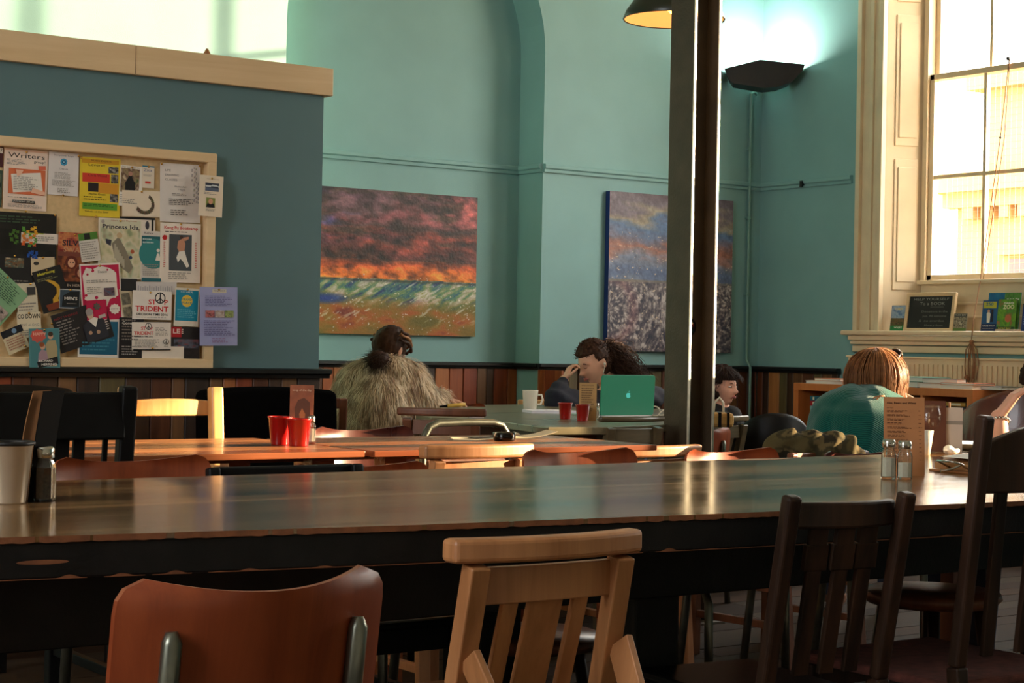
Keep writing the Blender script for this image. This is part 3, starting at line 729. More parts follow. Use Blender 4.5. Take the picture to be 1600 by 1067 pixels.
# far side of the plank tables
L, z = back_at(262, 606, 4.98, PI, .26); post_chair('pale beech ladder back chair glowing in the sun behind the plank table', L, PI, z+.004, .33, 'pale', (.035, .052), -.02, (), .04, name='ladder_back_chair', rake=.08, arch=.008)
L, z = back_at(552, 669, 4.98, PI, .25); ply_chair('dark plywood chair with a white glare at one end, behind the red cups', L, PI, z+.01, .37, 'plydark')
hp = px_y(727, 660, 4.95)
t = thing('steel_hoop_chair', 'grey tubular steel hoop back chair beyond the plank table', 'chair', (hp.x, hp.y-.22, 0), PI)
hz = hp.z
MB().tube([(-.185, -.24, 0), (-.18, -.2, .45), (-.175, -.205, hz-.09), (-.168, -.21, hz-.045), (-.145, -.213, hz-.012), (-.11, -.216, hz-.001), (0, -.216, hz+.001), (.11, -.216, hz-.001), (.145, -.213, hz-.012), (.168, -.21, hz-.045), (.175, -.205, hz-.09), (.18, -.2, .45), (.185, -.24, 0)], .0125, 12).build('back_hoop', M['steel'], t)
MB().bb((-.18, -.19, .44), (.18, .2, .46)).build('seat', M['brown'], t, .008)
for x in (-.17, .17): MB().tube([(x, .18, 0), (x, .17, .44)], .011, 10).build('leg', M['steel'], t)
MB().bb((-.16, -.215, hz-.2), (.16, -.2, hz-.12)).build('back_pad', M['brown'], t, .006)
# black upholstered chairs by the partition
def padded(label, px, py, Y, w, lx=0):
    p = px_y(px, py, Y); t = thing('upholstered_chair', label, 'chair', (p.x, p.y-.25, 0), PI); zt = p.z
    rail_mb(w, -.25, .02, .42, zt-.42, .07, 16, -.03, .015).build('backrest', M['blackcloth'], t, .025, segs=4)
    MB().bb((-w/2, -.23, .34), (w/2, .25, .46)).build('seat', M['blackcloth'], t, .03, segs=4)
    for x in (-w/2+.04, w/2-.04):
        for y in (-.2, .2): MB().bar((x, y, 0), (x, y, .34), .03, .03).build('leg', M['black'], t)
    return t
padded('black upholstered chair against the partition, right of the pale chair', 420, 604, 5.86, .56)
padded('black upholstered chair at the left edge under the notice board', 18, 601, 5.86, .44)
# around the laptop table
L, z = back_at(690, 640, 5.6, -.7, .26)
chapel_chair('brown chapel chair at the left end of the laptop table', L, -.7, z+.006, .33, 'brown', rh=.03, rd=.028)
L, z = back_at(696, 628, 7.05, 2.6, .26); ply_chair('bright orange chair back beyond the left end of the laptop table', L, 2.6, z+.0, .38)
L, z = back_at(862, 628, 7.45, PI-.5, .26); post_chair('pale wooden chair partly hidden behind the white mug', L, PI-.5, z+.01, .36, 'pale', (.0, .07), -.01, ((0, .03),), .03)
L, z = back_at(990, 653, 5.1, 0, .26); chapel_chair('dark chapel chair backing onto the green laptop', L, 0, z+.006, .30, 'olive', box=False, rh=.02, rd=.022)
L, z = back_at(527, 624, 6.05, .25, .26); post_chair('dark slatted chair beside the woman in the fur coat', L, -.35, z+.006, .36, 'brown', (.0, .04), .015, ((-.07, .02), (-.02, .02), (.04, .02), (.09, .02)), .03)
L, z = back_at(1124, 652, 5.9, 0, .26); chapel_chair('olive brown chapel chair to the right of the steel column', L, .15, z+.006, .34, 'olive', box=False, rh=.026, rd=.03)
L, z = back_at(1122, 670, 5.5, 0, .25); ply_chair('small brown plywood chair tucked behind the steel column', L, -.2, z+.008, .30, 'ply')
# round backed chairs
def tub(label, c, rz, zt, R=.27, mat='leather', name='tub_chair'):
    t = thing(name, label, 'chair', (c[0], c[1], 0), rz); m = MB(); n = 26; vs = []; fs = []
    for i in range(n+1):
        a = PI*(1.08+.84*i/n)*1.0; a = PI+PI*(i/n)
        u = abs(i/n-.5)*2; h = zt-.20*u**2.2
        for r_, z_ in ((R, .35), (R+.0, h-.02), (R-.012, h), (R-.03, h), (R-.045, h-.02), (R-.045, .35)): vs.append((r_*math.cos(a), r_*math.sin(a), z_))
    for i in range(n):
        for k in range(6): fs.append((i*6+k, i*6+(k+1) % 6, (i+1)*6+(k+1) % 6, (i+1)*6+k))
    fs += [(5, 4, 3, 2, 1, 0), tuple(n*6+k for k in range(6))]
    m.add(vs, fs, True); m.build('backrest', M[mat], t)
    MB().lathe([(.0, .36), (R-.05, .36), (R-.02, .38), (R-.02, .44), (R-.05, .46), (0, .465)], n=28).build('seat', M[mat], t)
    for a in (.8, 2.3, 3.9, 5.5): MB().bar((.2*math.cos(a), .2*math.sin(a), 0), (.18*math.cos(a), .18*math.sin(a), .36), .03, .03).build('leg', M['dark'], t)
    return t
p = PZ(1602, 640, 6.3); tub('round backed brown leather tub chair at the right edge', (p.x+.14, p.y+.1), -.75, PZ(1602, 606, 6.3).z, .29)
p = PZ(1203, 670, 8.3); tub('dark round backed chair in the shade left of the bookcase', (p.x, p.y), -.6, PZ(1203, 643, 8.3).z, .2, 'black', 'round_back_chair')
# stools glimpsed under the foreground table
for lab, (px_, py_, Z_) in (('round wooden stool seat glimpsed under the right of the foreground table', (1455, 922, 4.25)), ('dark wooden stool seen through the slats of the tan chapel chair', (828, 988, 4.05))):
    p = PZ(px_, py_, Z_); t = thing('stool', lab, 'stool', (p.x, p.y, 0))
    MB().lathe([(0, p.z-.03), (.15, p.z-.03), (.165, p.z-.015), (.16, p.z), (0, p.z+.002)], n=28).build('seat', M['brown'], t)
    for k in range(4):
        a = PI/4+k*PI/2; MB().tube([(.17*math.cos(a), .17*math.sin(a), 0), (.11*math.cos(a), .11*math.sin(a), p.z-.03)], .014, 8).build('leg', M['dark'], t)

# ================================================================== COLUMN, LAMPS, PIPE
cb = px_y(1078, 500, 5.1)                     # near edge of left flange
FH = .134; SPC = .122
colm = thing('steel_column', 'dark brown painted steel H section column standing in the middle', 'column', (cb.x, cb.y, 0))
lf = px_y(1080, 300, 5.1).x-cb.x
MB().bb((-.006, 0, 0), (.006, FH, CEIL)).build('flange', M['steelpaint'], colm, .0015)
MB().bb((SPC-.006, 0, 0), (SPC+.006, FH, CEIL)).build('flange', M['steelpaint'], colm, .0015)
for x in (0, SPC): MB().bb((x-.0062, -.004, .02), (x+.0062, .0005, CEIL)).build('worn_edge', M['brightsteel'], colm, .003, segs=3)
MB().bb((.006, FH/2-.004, 0), (SPC-.006, FH/2+.004, CEIL)).build('web', M['steelpaint'], colm)
MB().bb((-.05, -.04, 0), (SPC+.05, FH+.04, .012)).build('base_plate', M['steelpaint'], colm, .002)
zst = px_y(1087, 511, 5.1+FH/2).z
st = thing('round_sticker', 'round black sticker with white and red lettering on the column web', 'sticker', (cb.x+.052, cb.y+FH/2-.0045, zst))
MB().lathe([(0, 0), (.034, 0), (.034, .001), (0, .001)], n=32).build('disc', M['darktrim'], st).rotation_euler = (PI/2, 0, 0)
a = Art(.068, .068); a.c(.5, .36, .2, (222, 214, 200), 1.4, 18, .12); a.t('DUM', .2, .3, .3, (170, 40, 36), .6, True); a.t('PUB', .2, .62, .18, (176, 40, 34), .3); a.lines(.52, .64, .86, .78, 2, (40, 120, 150), 1); a.build(st)
# pendant
lpz = PZ(1053, 30, 7.4)
pd = thing('pendant_lamp', 'dark green enamel pendant lamp with cream lining hanging by the column', 'lamp', (lpz.x, lpz.y, lpz.z))
R_ = .205
MB().lathe([(R_, 0), (R_+.004, -.004), (R_+.006, 0), (R_*.96, .035), (R_*.82, .075), (R_*.6, .11), (R_*.35, .135), (.045, .15), (.045, .2), (.012, .215)], n=40).build('shade', M['lampout'], pd)
MB().lathe([(R_-.001, -.001), (R_*.94, .032), (R_*.8, .07), (R_*.58, .104), (R_*.33, .128), (.0, .132)], n=40).build('shade_lining', M['lampin'], pd)
MB().tube([(0, 0, .21), (0, 0, CEIL-lpz.z)], .004, 6).build('flex', M['rubber'], pd)
MB().ball((0, 0, .05), .03).build('bulb', glow('warm_bulb', (255, 190, 110), 1.5), pd)
lb = bpy.data.lights.new('pendant_bulb', 'POINT'); lb.energy = 2.2; lb.color = (1, .56, .26); lb.shadow_soft_size = .03
lo = bpy.data.objects.new('pendant_bulb', lb); COL.objects.link(lo); lo.parent = pd; lo.location = (0, 0, .0)
# uplighter in the corner
uc = Vector((XR-.20, YB-.22, px_y(1190, 118, YB-.22).z))
ul = thing('uplighter', 'black iron uplighter box fixed across the corner of the room', 'lamp', uc, 0)
Rz = Matrix.Rotation(-PI/4+.1, 3, 'Z')
m = MB(); prof = [(-.25, .03), (-.03, .085), (.25, .06), (.235, .02), (.17, -.05), (.09, -.08), (.0, -.09), (-.20, -.06), (-.225, -.03)]
vs = [Rz @ Vector((x, -.10, z)) for x, z in prof]+[Rz @ Vector((x*.92, .10, min(z, .03))) for x, z in prof]; k = len(prof)
m.add(vs, [tuple(range(k)), tuple(range(k, 2*k))[::-1]]+[(i, k+i, k+(i+1) % k, (i+1) % k) for i in range(2, k)])
hb_ = m.build('housing', M['iron'], ul)
sd = hb_.modifiers.new('solid', 'SOLIDIFY'); sd.thickness = .006
MB().box(Rz @ Vector((-.30, 0, -.01)), (.07, .09, .06), Rz).build('terminal_box', M['iron'], ul, .006)
MB().box(Rz @ Vector((0, .12, -.02)), (.05, .07, .04), Rz).build('bracket', M['iron'], ul)
gm = glow('lamp_tube', (235, 255, 244), 30)
MB().tube([Rz @ Vector((-.1, 0, .0)), Rz @ Vector((.1, 0, .0))], .012, 8).build('lamp_tube', gm, ul)
ll = bpy.data.lights.new('uplighter_lamp', 'AREA'); ll.shape = 'RECTANGLE'; ll.size = .3; ll.size_y = .12; ll.energy = 11; ll.color = (1, 1, .86)
lo = bpy.data.objects.new('uplighter_lamp', ll); COL.objects.link(lo); lo.parent = ul; lo.location = (0, 0, .03); lo.rotation_euler = (PI, 0, -PI/4)
# conduit
pc = px_y(1169, 400, YB-.02).x
MB().tube([(pc+.05, YB-.02, uc.z-.09), (pc+.03, YB-.02, uc.z-.075), (pc+.0, YB-.02, uc.z-.09), (pc, YB-.02, uc.z-.13), (pc, YB-.02, ZC+.05), (pc, YB-.06, ZC), (pc, YB-.06, .1)], .010, 10).build('conduit', M['pipe'])
cd = bpy.data.objects['conduit']; tag(cd, 'thin painted conduit running down the wall below the uplighter', 'pipe')
for z in (2.35, 1.9, 1.4): MB().bb((pc-.018, YB-.03, z-.008), (pc+.018, YB, z+.008)).build('pipe_clip', M['pipe'], cd, .002)
hk = px_x(1259, 288, XR)
h_ = MB().bar((XR, hk.y, hk.z), (XR-.04, hk.y, hk.z+.005), .01, .02).bar((XR-.04, hk.y, hk.z-.02), (XR-.04, hk.y, hk.z+.02), .02, .012).build('wall_hook', M['iron'])
tag(h_, 'small dark hook fixed on the picture rail near the window', 'hook')

# ================================================================== PAINTINGS
def canvas(name, label, x0, x1, z0, z1, y, fn, nx, nz, depth=.035, edge=(120, 96, 30)):
    w, h = x1-x0, z1-z0; t = thing(name, label, 'painting', ((x0+x1)/2, y, (z0+z1)/2))
    MB().bb((-w/2, -depth, -h/2), (w/2, -.002, h/2)).build('stretcher', cmat(edge, .6, 'canvas_edge'), t)
    U, V = np.meshgrid(np.linspace(0, 1, nx), np.linspace(0, 1, nz)); C = fn(U, V)
    vs = np.stack([(U-.5)*w, np.full_like(U, -depth-.001)-.002*(C.mean(-1)/255), (V-.5)*h], -1).reshape(-1, 3)
    i = np.arange(nx*nz).reshape(nz, nx); fs = np.stack([i[:-1, :-1], i[:-1, 1:], i[1:, 1:], i[1:, :-1]], -1).reshape(-1, 4)
    me = bpy.data.meshes.new('painted_canvas'); me.from_pydata(vs.tolist(), [], fs.tolist()); me.materials.append(M['paint'])
    at = me.color_attributes.new('Col', 'FLOAT_COLOR', 'POINT'); cc = np.ones((nx*nz, 4)); c = np.clip(C.reshape(-1, 3)/255, 0, 1)
    cc[:, :3] = np.where(c <= .04045, c/12.92, ((c+.055)/1.055)**2.4); at.data.foreach_set('color', cc.ravel()); me.update()
    o = bpy.data.objects.new('painted_canvas', me); COL.objects.link(o); o.parent = t; return t
def fbm(x, y, seed=0, octs=5):
    out = np.zeros_like(x); a = 1.; tot = 0
    for o in range(octs):
        r = np.random.default_rng(seed*31+o); G = r.random((64, 64)); f_ = 2**o
        X = (x*f_) % 64; Y = (y*f_) % 64; xi = X.astype(int); yi = Y.astype(int); fx_ = X-xi; fy = Y-yi
        fx_ = fx_*fx_*(3-2*fx_); fy = fy*fy*(3-2*fy); x1 = (xi+1) % 64; y1 = (yi+1) % 64
        out += a*((G[yi, xi]*(1-fx_)+G[yi, x1]*fx_)*(1-fy)+(G[y1, xi]*(1-fx_)+G[y1, x1]*fx_)*fy); tot += a; a *= .55
    return out/tot
def ramp(t, stops):
    xs = [s[0] for s in stops]; return np.stack([np.interp(t, xs, [s[1][k] for s in stops]) for k in range(3)], -1)
def sunset(U, V):
    w = fbm(U*4+V*2, V*7, 1)-.5
    T = V+w*np.where(V > .52, .30, .10)
    sky = ramp(T, [(.36, (214, 130, 50)), (.42, (216, 112, 44)), (.50, (176, 76, 38)), (.54, (74, 46, 38)), (.60, (92, 46, 44)), (.66, (134, 60, 48)), (.72, (64, 46, 46)), (.80, (112, 62, 66)), (.88, (88, 62, 66)), (1, (76, 52, 62))])
    blu = np.clip((fbm(U*3, V*9, 4)-.55)*5, 0, 1)*np.clip((V-.55)*5, 0, 1)*np.clip(1.1-U*1.3, 0, 1)
    sky = sky*(1-blu[..., None]*.7)+np.array((58, 60, 120))*blu[..., None]*.7
    pk = np.clip((fbm(U*3.5+9, V*6, 6)-.5)*5, 0, 1)*np.clip((U-.5)*2.4, 0, 1)*np.clip((V-.62)*6, 0, 1)
    sky = sky*(1-pk[..., None]*.7)+np.array((190, 92, 88))*pk[..., None]*.7
    dk = np.clip((fbm(U*5+3, V*14, 8)-.56)*6, 0, 1)*np.clip((V-.52)*8, 0, 1)
    sky = sky*(1-dk[..., None]*.75)+np.array((54, 44, 34))*dk[..., None]*.75
    st = fbm(U*22+V*8, V*26, 12); s9 = fbm(U*9-V*3, V*16+5, 13)
    sky = sky*np.clip(1.02+(st[..., None]-.5)*1.5+(s9[..., None]-.5)*1.5, .25, 1.8)
    # surf with diagonal streaks
    A = U*1.0+V*1.1; Bq = V-U*.75
    s1 = fbm(A*10, Bq*46+4, 20); s2 = fbm(A*7+4, Bq*26, 22)
    sea = ramp(s2, [(.25, (34, 62, 112)), (.38, (64, 116, 120)), (.5, (116, 150, 96)), (.6, (178, 172, 140)), (.72, (226, 222, 214)), (.85, (150, 148, 66))])
    sand = ramp(fbm(U*6, V*10, 25), [(.3, (108, 96, 28)), (.5, (150, 108, 34)), (.65, (178, 96, 36)), (.8, (120, 44, 30))])
    lim = .20+.10*(fbm(U*5, V*2, 31)-.5)-.03*U; k = np.clip((V-lim)*9, 0, 1)[..., None]
    low = sand*(1-k)+sea*k
    wt = np.clip((s1-.63)*9, 0, 1)[..., None]*np.clip((V-.04)*8, 0, 1)[..., None]; low = low*(1-wt*.75)+np.array((226, 222, 206))*wt*.75
    bl = np.clip(1-((U-.06)/.16)**2-((V-.24)/.045)**2, 0, 1)[..., None]; low = low*(1-bl)+np.array((28, 60, 140))*bl
    gr = np.clip(fbm(U*9, V*60, 40)*2-1.0, 0, 1)[..., None]*np.clip((V-.3)*10, 0, 1)[..., None]; low = low*(1-gr*.8)+np.array((150, 140, 138))*gr*.8
    hz_ = .385+.008*(fbm(U*40, V*3, 41)-.5); k = (V > hz_)[..., None]
    C = np.where(k, sky, low)
    ln = np.clip(1-np.abs(V-hz_+.012)/.016, 0, 1)[..., None]*(.6+.5*(fbm(U*50, V*40, 44)[..., None])); C = C*(1-ln*.8)+np.array((38, 42, 40))*ln*.8
    dots = (fbm(U*90, V*90, 50, 2) > .83)[..., None]*(V < .42)[..., None]
    return np.where(dots, np.array((236, 230, 210)), C)
def stormy(U, V):
    w = fbm(U*3+V*2, V*8, 61)-.5; T = V+w*.30
    sky = ramp(T, [(.4, (120, 130, 150)), (.48, (86, 104, 140)), (.56, (120, 126, 146)), (.64, (160, 104, 88)), (.70, (112, 104, 122)), (.78, (84, 112, 152)), (.84, (150, 140, 120)), (.9, (116, 104, 116)), (1, (88, 72, 80))])
    sky = sky*(.6+.5*fbm(U*44+V*20, V*30, 63)[..., None]+.3*fbm(U*90, V*90, 64)[..., None])
    r1 = np.hypot(U-.0, V-.26); r2 = np.hypot(U-1.0, (V-.32)); th = np.arctan2(V-.26, U)
    sw = np.where(U < .42, fbm(r1*52, th*9+9, 65), fbm(r2*52, np.arctan2(V-.32, U-1)*9+30, 67)); sw = sw*.75+.25*fbm(U*80, V*80, 68)
    sea = ramp(sw, [(.3, (46, 48, 66)), (.45, (84, 78, 88)), (.55, (126, 116, 118)), (.68, (196, 186, 184))])
    pk = np.clip(1-np.abs(r1-.2)/.06, 0, 1)[..., None]; sea = sea*(1-pk*.4)+np.array((150, 90, 96))*pk*.4
    C = np.where((V > .44)[..., None], sky, sea)
    ln = np.clip(1-np.abs(V-.445)/.012, 0, 1)[..., None]; C = C*(1-ln*.6)+np.array((150, 116, 70))*ln*.6
    dots = (fbm(U*60, V*100, 70, 2) > .82)[..., None]*(V < .75)[..., None]
    return np.where(dots, np.array((220, 200, 176)), C)
a0 = px_y(500, 290, YN-.03); a1 = px_y(742, 526, YN-.03)
canvas('landscape_painting', 'large unframed canvas of an orange sunset over breaking surf', a0.x-.02, a1.x, a1.z, a0.z, YN, sunset, 300, 250, .03, (110, 92, 26))
b0 = px_y(953, 298, YB-.04); b1 = px_y(948, 548, YB-.04)
canvas('seascape_painting', 'tall unframed blue grey seascape canvas behind the column', b0.x, b0.x+1.02, b1.z, b0.z, YB, stormy, 260, 260, .04, (30, 60, 130))

# ================================================================== NOTICE BOARD
ntl = px_y(0, 212, YP-.03); ntr = px_y(340, 240, YP-.05); nbr = px_y(331, 576, YP-.05)
bx1, bz1, bz0, bx0 = ntr.x, ntr.z, nbr.z, 1.55
nb = thing('notice_board', 'large pale wood framed notice board covered in posters', 'notice board', ((bx0+bx1)/2, YP, (bz0+bz1)/2))
hw, hh = (bx1-bx0)/2, (bz1-bz0)/2
MB().bb((-hw+.02, -.012, -hh+.02), (hw-.02, -.0005, hh-.02)).build('pin_board', plain('cork_cream_board', (214, 184, 136), .9, .08, 60, .3), nb)
for a, b in (((-hw, -.05, hh-.036), (hw, 0, hh)), ((-hw, -.05, -hh), (hw, 0, -hh+.036))): MB().bb(a, b).build('frame_rail', M['creamwood'], nb, .005)
for a, b in (((-hw, -.049, -hh+.0), (-hw+.038, 0, hh)), ((hw-.038, -.049, -hh+.001), (hw, 0, hh-.001))): MB().bb(a, b).build('frame_stile', M['creamwood'], nb, .005)
pin_m = plain('brass_pin', (214, 170, 90), .25, .05, 10, 0, 1)
pcount = [0]
def poster(name, label, TL, TR, BL, bg, draw=None, frame=False, cat='poster', pins=((.5, .04),), layer=None, curl=.004):
    Y = YP-.056 if frame else YP-.0145-pcount[0]*.00075
    pcount[0] += 1
    a, b, c = px_y(*TL, Y), px_y(*TR, Y), px_y(*BL, Y)
    u = b-a; v = c-a; w = u.length; h = v.length
    ang = math.atan2(u.z, u.x); ang2 = math.atan2(v.z, v.x)+PI/2; ang = (ang+ang2)/2
    ctr = (b+c)/2
    t = thing(name, label, cat, (ctr.x, Y, ctr.z)); t.rotation_euler = (0, -ang, 0)
    m = MB(); n = 8; vs = []; fs = []
    for o in (-.0004, .0004):
        for i in range(n+1):
            for z in (-h/2, h/2): vs.append(((-.5+i/n)*w, o, z))
    B = 2*(n+1)
    for i in range(n):
        k = i*2; fs += [(k, k+2, k+3, k+1), (B+k, B+k+1, B+k+3, B+k+2), (k, B+k, B+k+2, k+2), (k+1, k+3, B+k+3, B+k+1)]
    fs += [(0, 1, B+1, B), (2*n, B+2*n, B+2*n+1, 2*n+1)]
    m.add(vs, fs); m.build('sheet', cmat(bg), t)
    ar = Art(w, h, -.0006)
    if draw: draw(ar); ar.build(t)
    for px_, pz_ in pins:
        MB().ball(((px_-.5)*w, -.003, (.5-pz_)*h), .0042, 10, 6, (1, .7, 1)).build('pin', pin_m, t)
    return t
K = (24, 22, 22); Wt = (232, 226, 214); Gy = (150, 144, 136); OR = (214, 112, 70)
poster('poster', 'dark red poster sliver at the left edge, top row', (-36, 222), (5, 229), (-36, 256), (70, 24, 28), lambda a: a.r(.6, .1, .97, .35, Wt).t('t', .9, .12, .2, K))
poster('poster', 'dark green poster sliver at the left edge, second row', (-36, 262), (3, 267), (-36, 320), (60, 76, 60), lambda a: a.photo(.1, .1, .95, .6, [(60, 76, 60), (90, 100, 80), (36, 44, 40)], 2))
def d_(a):
    a.r(.02, .01, .98, .03, (232, 190, 160)); a.t('Writers', .09, .06, .115, K, .84); a.t('group!', .68, .165, .06, K, .26)
    a.lines(.06, .17, .52, .27, 5, Gy, 1); a.poly([(.78, .25), (.95, .24), (.96, .31), (.8, .32)], (220, 110, 84))
    a.r(.11, .32, .95, .74, OR); a.poly([(.16, .42), (.84, .36), (.90, .66), (.22, .72)], Wt); a.lines(.22, .45, .82, .68, 8, Gy, 3)
    a.poly([(.3, .46), (.26, .34), (.44, .34), (.40, .40)], (236, 188, 160)); a.poly([(.62, .70), (.66, .62), (.95, .68), (.95, .74)], (236, 188, 160))
    a.lines(.1, .79, .9, .82, 1, Gy, 4); a.r(.2, .84, .72, .885, K); a.t('LATE NIGHT LIBRARY', .21, .848, .035, Wt, .5); a.lines(.1, .91, .9, .97, 3, Gy, 5)
poster('poster', 'white Writers group poster with an orange panel', (6, 230), (74, 238), (5, 325), (236, 214, 196), d_)
def d_(a):
    a.t('Storytime Yoga', .16, .05, .05, (60, 60, 90), .66); a.c(.5, .22, .085, (60, 150, 190), 1, 24, .08); a.c(.5, .22, .045, (36, 80, 120)); a.c(.5, .22, .02, (150, 200, 216))
    a.t('Classes', .34, .36, .05, (60, 50, 60), .3); a.lines(.2, .47, .82, .63, 5, Gy, 1); a.lines(.12, .65, .9, .8, 5, Gy, 2); a.lines(.3, .84, .8, .96, 3, Gy, 3)
poster('poster', 'white yoga leaflet with a blue flower emblem', (76, 236), (123, 241), (75, 303), (222, 216, 212), d_, pins=((.98, .05), (.5, 1.0)))
def d_(a):
    Y_ = (222, 196, 40); a.r(.04, .03, .96, .1, (206, 150, 30)); a.t('MUSIC EVENTS', .27, .04, .04, K, .5); a.t('Leveret', .2, .1, .07, K, .42)
    a.r(.06, .27, .74, .42, (210, 62, 46)); a.t('Chris Wood', .2, .28, .06, K, .46); a.r(.2, .43, .46, .58, (40, 28, 30)); a.r(.46, .43, .96, .6, (214, 150, 40))
    for i, (x0, y0, x1, y1) in enumerate(((.7, .14, .95, .25), (.77, .27, .95, .42), (.75, .6, .95, .74))): a.photo(x0, y0, x1, y1, [(24, 22, 22), (90, 86, 80), (170, 166, 158)], i+3, 9)
    a.t('Martin Green', .22, .6, .05, K, .42); a.lines(.1, .66, .7, .74, 2, (120, 110, 30), 4); a.r(.07, .77, .93, .88, (96, 160, 50)); a.lines(.1, .79, .85, .84, 2, (30, 70, 30), 5); a.t('Tickets at the door', .12, .9, .04, K, .6)
poster('poster', 'bright yellow music events poster with red and green bands', (124, 243), (187, 250), (125, 336), (226, 198, 46), d_, pins=((.02, .02), (.4, 1.0)))
def d_(a):
    a.photo(.03, .07, .86, .66, [(76, 92, 54), (150, 130, 96), (96, 66, 54), (200, 180, 150)], 3, 16); a.poly([(.25, .66), (.24, .42), (.34, .32), (.4, .22), (.52, .22), (.56, .32), (.68, .42), (.7, .66)], K); a.c(.45, .2, .055, (180, 130, 110)); a.lines(.05, .72, .85, .95, 5, Gy, 2); a.t('Gigs in the Garden', .05, .02, .045, (90, 50, 40), .8)
poster('poster', 'poster with a dark figure standing in a garden', (187, 256), (222, 262), (187, 320), Wt, d_)
poster('leaflet', 'narrow white leaflet with a blue strip on top', (222, 258), (241, 260), (222, 293), (222, 210, 190), lambda a: a.r(0, 0, 1, .06, (40, 120, 150)).t('Zita', .1, .14, .16, (60, 80, 130), .7).lines(.1, .4, .8, .5, 2, Gy).r(.25, .7, .7, .8, (200, 70, 60)), cat='leaflet')
def d_(a):
    for i in range(34):
        t_ = -.9+3.6*i/34; a.c(.58+.22*math.cos(t_)*1.0, .5+.34*math.sin(t_), .07+.02*math.sin(i*3), (70+(i*37) % 50, 64+(i*17) % 30, 60), .8, 7, .2)
poster('poster', 'white sheet printed with a dark leafy wreath', (191, 297), (251, 299), (191, 338), (230, 214, 190), d_)
def d_(a):
    a.t('LIFE', .12, .1, .05, (70, 70, 76), .14); a.t('DRAWING', .12, .18, .05, (70, 70, 76), .34); a.t('CLASSES', .12, .26, .05, (70, 70, 76), .3)
    for i in range(60):
        y = .06+.6*((i*.618) % 1); x = .84+.06*math.sin(i*2.1)+(.05 if y > .3 else -.0); a.c(x, y, .013, (150+i % 40, 144+i % 36, 140+i % 30), .9, 7)
    a.t('Wednesdays', .34, .38, .035, K, .3); a.t('7-9pm', .42, .43, .035, K, .18); a.lines(.28, .51, .72, .56, 2, Gy, 1); a.lines(.2, .6, .8, .72, 4, (90, 84, 80), 2); a.lines(.24, .79, .76, .9, 3, (90, 84, 80), 3)
poster('poster', 'white Life Drawing Classes poster with a pencil sketch', (250, 254), (313, 258), (250, 346), (222, 214, 206), d_, pins=((.03, .02), (.97, .02)))
poster('poster', 'small picture of a bird in a black frame border', (187, 338), (242, 341), (187, 362), (226, 214, 200), lambda a: a.r(0, 0, 1, .14, K).r(.9, 0, .96, .95, K).c(.78, .5, .28, (60, 56, 66), .5).r(0, .14, .3, 1, (210, 190, 170)), pins=())
def d_(a):
    a.r(.03, .02, .97, .98, (206, 204, 176)); a.photo(.05, .16, .95, .97, [(150, 160, 120), (196, 190, 150), (214, 204, 176), (176, 186, 150), (160, 140, 116)], 5, 22)
    a.c(.1, .06, .03, (170, 160, 150)); a.t('Opera at the Playhouse', .28, .02, .035, (170, 80, 60), .6); a.t('Princess Ida', .08, .1, .1, (52, 50, 60), .84, True)
    a.poly([(.3, .42), (.46, .3), (.62, .5), (.8, .8), (.7, .9), (.5, .8), (.36, .6)], (132, 124, 106)); a.c(.48, .28, .05, (196, 170, 130)); a.poly([(.16, .34), (.3, .36), (.28, .46), (.18, .42)], (56, 56, 70)); a.c(.78, .54, .035, (176, 92, 60)); a.c(.74, .64, .03, (60, 70, 100))
    for i in range(6): a.r(.36+.04*i, .42+.05*i, .40+.04*i, .66+.03*i, (176, 168, 146))
poster('poster', 'large Princess Ida poster with a faint garden drawing', (153, 339), (221, 344), (154, 434), (224, 214, 196), d_)
def d_(a):
    a.r(0, .1, 1, .62, (34, 96, 104)); a.c(.6, .45, .3, (50, 130, 130)); a.t('Relax', .1, .02, .06, (70, 60, 70), .5); a.lines(.05, .15, .7, .28, 2, (190, 210, 206), 1)
    a.c(.86, .38, .035, Wt); a.poly([(.8, .44), (.92, .44), (.98, .58), (.72, .58)], Wt); a.lines(.05, .66, .9, .9, 7, Gy, 2); a.r(0, .93, 1, 1, (34, 96, 104))
poster('poster', 'teal meditation poster with a white seated figure', (221, 360), (251, 362), (221, 439), (214, 206, 196), d_, pins=())
def d_(a):
    a.t('Kung Fu Bootcamp', .09, .05, .075, (204, 44, 40), .84, True); a.lines(.12, .14, .9, .17, 1, K, 1); a.c(.11, .25, .045, (190, 30, 34), 1, 18, .12)
    a.r(.22, .19, .78, .8, (72, 78, 82)); S_ = (196, 140, 110)
    a.poly([(.44, .3), (.56, .25), (.62, .34), (.6, .46), (.48, .5), (.42, .42)], S_); a.c(.52, .235, .03, (70, 46, 36)); a.poly([(.56, .24), (.7, .22), (.7, .26), (.6, .3)], S_)
    a.poly([(.46, .48), (.6, .46), (.66, .6), (.72, .72), (.66, .75), (.56, .64), (.5, .6), (.44, .66), (.4, .58)], Wt)
    for x in (.08, .86): a.lines(x, .32, x+.05, .76, 14, (204, 80, 70), int(x*10))
    a.lines(.2, .83, .84, .96, 4, Gy, 5)
poster('poster', 'white Kung Fu Bootcamp poster with a posing athlete', (250, 347), (313, 351), (250, 440), (234, 222, 208), d_, pins=((.5, .015),))
